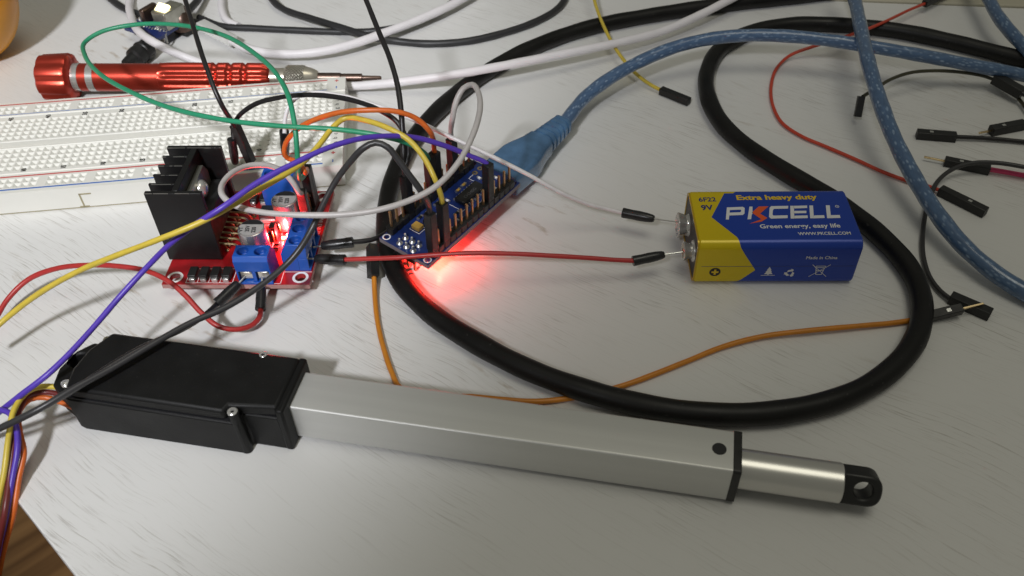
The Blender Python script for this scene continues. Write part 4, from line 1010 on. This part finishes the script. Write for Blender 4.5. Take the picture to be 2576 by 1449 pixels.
cable("short dark cable entering the small power module from the top edge",
    [(520, -40, 4), (505, -10, 4), (488, 12, 5), (470, 30, 6), (455, 45, 6)], 'cable_flat', 1.5, group=BG)

# ------------------------------------------------------------------ small power module at the top left
pa = at(392, 92, 0)
MM = Matrix.Translation(pa) @ Matrix.Rotation(math.radians(-30), 4, 'Z')
pm = thing("power_module", "small power module with bright yellow block, silver pins and blue board at the top", "circuit board", M=MM)
MMi = MM.inverted()
def ML(u, v, z): return MMi @ at(u, v, z)
c = ML(352, 62, 6); MB().box(c.x - 4, c.x + 15, c.y - 5, c.y + 12, 4.8, 6.2).build("circuit_board", 'pcb_blue', pm, bevel=.1)
c = ML(408, 22, 14); jb = MB().box(c.x - 3.6, c.x + 3.6, c.y - 3.2, c.y + 8, 6.3, 13.6).build("usb_jack", 'tab', pm, bevel=.5)
TI = Matrix.Translation(c) @ Matrix.Rotation(math.radians(28), 4, 'X')
MB().box(-2.9, 2.9, -1.7, 2.2, -.7, .7).xf(TI).build("emissive_cover", 'warm_emitter', pm, bevel=.4)  # pale yellow block with its own emission
for u, v in ((372, 38), (444, 44)):
    c = ML(u, v, 9); MB().box(c.x - 1.2, c.x + 1.2, c.y - 3.0, c.y + 5, 6.25, 12.5).build("brown_block", 'bitsteel', pm, bevel=.6)
c = ML(455, 42, 8); MB().lathe([(0, 4.2), (3, 4.0), (6, 3.0), (7.5, 1.4)], 28).xf(Matrix.Translation((c.x, c.y, 3)) @ Matrix.Rotation(-math.pi / 2, 4, 'Y')).build("dark_knob", 'bitsteel', pm)
c = ML(460, 82, 1); MB().box(c.x - 4, c.x + 3.4, c.y - 1.5, c.y + 7, .2, 4.6).build("power_jack", 'plastic', pm, bevel=.7)
random.seed(11)
for k in range(11):
    a = ML(350 + 7 * k, 62 + 1.5 * k, 6.2); b = ML(346 + 7.5 * k + random.uniform(-4, 4), 88 + 2 * k + random.uniform(-6, 6), 2.5)
    MB().tube([a, (a + b) / 2 + Vector((random.uniform(-.5, .5), -.5, 1.2)), b], .42, 7).build("pin", 'solder', pm)
for k in range(4):
    a = ML(404 + 3 * (k % 2), 84 + 8 * k, 5 - k); MB().lathe([(-.7, 1.0), (0, 1.6), (.7, 1.0)], 16).xf(Matrix.Translation(a) @ Matrix.Rotation(1.2, 4, 'Z')).build("coil_turn", 'bitsteel' if k % 2 else 'solder', pm)
for u, v in ((365, 52), (388, 58), (420, 62), (352, 48)):
    a = ML(u, v, 6.6); MB().cyl((a.x, a.y, 6.2), (a.x, a.y, 7.4), .9, .4, n=10).build("solder_joint", 'solder', pm)

dca, dcb = at(338, 146, 4.2), at(372, 118, 4.4)
dc = thing("barrel_plug", "black barrel plug lying between the screwdriver and the power module", "plug", loc=dca)
Q = Matrix.Translation(-dca) @ housing_M(dca, dcb); Ld = (dcb - dca).length
MB().lathe([(-5, 2.2), (-.6, 2.7), (0, 3.7), (Ld * .25, 3.9), (Ld * .5, 3.6), (Ld * .55, 4.1), (Ld * .62, 4.1), (Ld * .66, 3.7), (Ld * .98, 3.7), (Ld, 3.3)], 32).xf(Q).build("plug_body", 'plastic', dc)
MB().lathe([(Ld, 2.7), (Ld + 2, 2.7), (Ld + 2.4, 2.3)], 28).xf(Q).build("metal_barrel", 'nickel', dc)

# ------------------------------------------------------------------ orange ball-shaped thing at the top left corner
rb, rh = 21.0, 27.0
cb = at(-114, -16, rh)
ob = MB(); nlat = 40
pr = [(-rh * math.cos(math.pi * k / nlat), max(.01, rb * math.sin(math.pi * k / nlat))) for k in range(nlat + 1)]
ob.lathe(pr, 72, caps=False).xf(Matrix.Translation((0, 0, rh)) @ Matrix.Rotation(-math.pi / 2, 4, 'Y'))
o = ob.build("orange_fruit", 'ball', None, loc=(cb.x, cb.y, 0)); o['label'] = "smooth orange-yellow round fruit cut off by the top left corner"; o['category'] = "fruit"

# ------------------------------------------------------------------ loose wires on the right and the orange wire in the middle
r_, p0, P = wire("orange-brown jumper wire running from beside the blue board behind the silver tube to the right",
    [at(941, 692, 3), (943, 740, 1.2), (950, 810, .9), (965, 875, .9), (985, 935, .9), (1006, 975, .9), (1050, 995, .9), (1110, 1000, .9), (1180, 998, .9), (1262, 1005, .9), (1350, 1010, .85), (1430, 1002, .85), (1510, 986, .85), (1580, 966, .85), (1650, 940, .85), (1730, 908, .85), (1820, 872, .9), (1920, 846, 1.2), (2040, 831, 1.6), (2160, 820, 1.4), (2250, 812, 1.0), (2330, 800, .9)], 'ochre')
square_plug(r_, p0, at(939, 697, 3), at(936, 618, 6.5), up=(-.9, -.2, .5), wd=2.9, window=False)
square_plug(r_, p0, at(2318, 801, 1.5), at(2419, 777, 3.0), pin=6.3, up=(0, -.25, 1))
r_, p0, P = wire("thin yellow jumper wire dropping from the top edge to a loose black plug",
    [(1486, -50, 9), (1495, 0, 8), (1512, 50, 6.5), (1540, 108, 5), (1572, 155, 4), (1605, 190, 3), (1640, 215, 2), (1668, 229, 1.6)], 'yellow', r=.68)
square_plug(r_, p0, at(1662, 227, 1.5), at(1734, 256, 1.6), window=False)
r_, p0, P = wire("thin red jumper wire curving beyond the battery down to a plug on the right",
    [at(2334, 6, 4), (2290, 24, 4.5), (2240, 48, 6), (2190, 70, 7.5), (2145, 86, 7.8), (2090, 104, 7), (2040, 119, 4.5), (1990, 138, 2.5), (1955, 170, 1.3), (1940, 215, .9), (1944, 265, .9), (1968, 310, .9), (2015, 342, .9), (2080, 370, .9), (2150, 400, .9), (2220, 432, .9), (2280, 454, 1.0), (2330, 467, 1.2), (2368, 480, 1.5)], 'ltred', r=.62)
square_plug(r_, p0, at(2325, 10, 4), at(2385, -20, 4), window=False)
square_plug(r_, p0, at(2364, 478, 1.5), at(2480, 535, 1.6), wd=2.9)
r_, p0, P = wire("thin olive black jumper wire arching from an upright grey plug to the right edge",
    [at(2170, 243, 9), (2200, 225, 9), (2240, 200, 9), (2290, 183, 9), (2350, 178, 8), (2420, 182, 6), (2480, 193, 4), (2530, 215, 3), (2560, 245, 2), (2600, 300, 1.5)], 'olive', r=.62)
square_plug(r_, p0, at(2167, 242, 9.2), at(2157, 294, 3.0), up=(-.2, -1, .5), window=False, wd=2.4)
r_, p0, P = wire("black jumper wire ending in a straight plug that points left towards the blue cable",
    [at(2400, 344, 1.5), (2450, 346, 1.4), (2510, 350, 1.2), (2580, 357, 1), (2660, 364, .9)], 'black', r=.72)
square_plug(r_, p0, at(2405, 345, 1.5), at(2306, 337, 1.5), wd=2.9)
r_, p0, P = wire("short lavender wire with a pinned black plug lying at the right edge",
    [at(2576, 316, 1.6), (2600, 318, 1.4), (2650, 330, 1.2)], 'purple', r=.7)
square_plug(r_, p0, at(2576, 313, 1.6), at(2492, 329, 1.6), pin=4.6, wd=3.0)
r_, p0, P = wire("pink jumper wire with a pinned black plug lying under the black wire on the right",
    [at(2488, 426, 1.5), (2530, 433, 1.4), (2580, 442, 1.2), (2660, 456, 1)], 'pink', r=.8)
square_plug(r_, p0, at(2490, 428, 1.5), at(2376, 405, 1.5), pin=6.4, wd=2.7)
r_, p0, P = wire("black jumper wire bending down outside the thick cable to a plug crossing a metal pin",
    [(2660, 436, 5), (2576, 420, 5), (2510, 410, 5), (2450, 410, 4.8), (2400, 424, 4), (2360, 455, 3), (2335, 510, 2), (2322, 580, 1.2), (2322, 640, 1), (2338, 695, 1), (2365, 732, 1.2), (2396, 756, 1.5)], 'darkgrey', r=.72)
square_plug(r_, p0, at(2390, 748, 1.5), at(2492, 792, 1.5), wd=3.0, window=False)
r_, p0, P = wire("black plug and wire under the blue cable at the upper right edge",
    [at(2560, 228, 5), (2600, 252, 4), (2660, 290, 3)], 'black')
square_plug(r_, p0, at(2572, 236, 4), at(2502, 196, 5), wd=3.6, window=False)
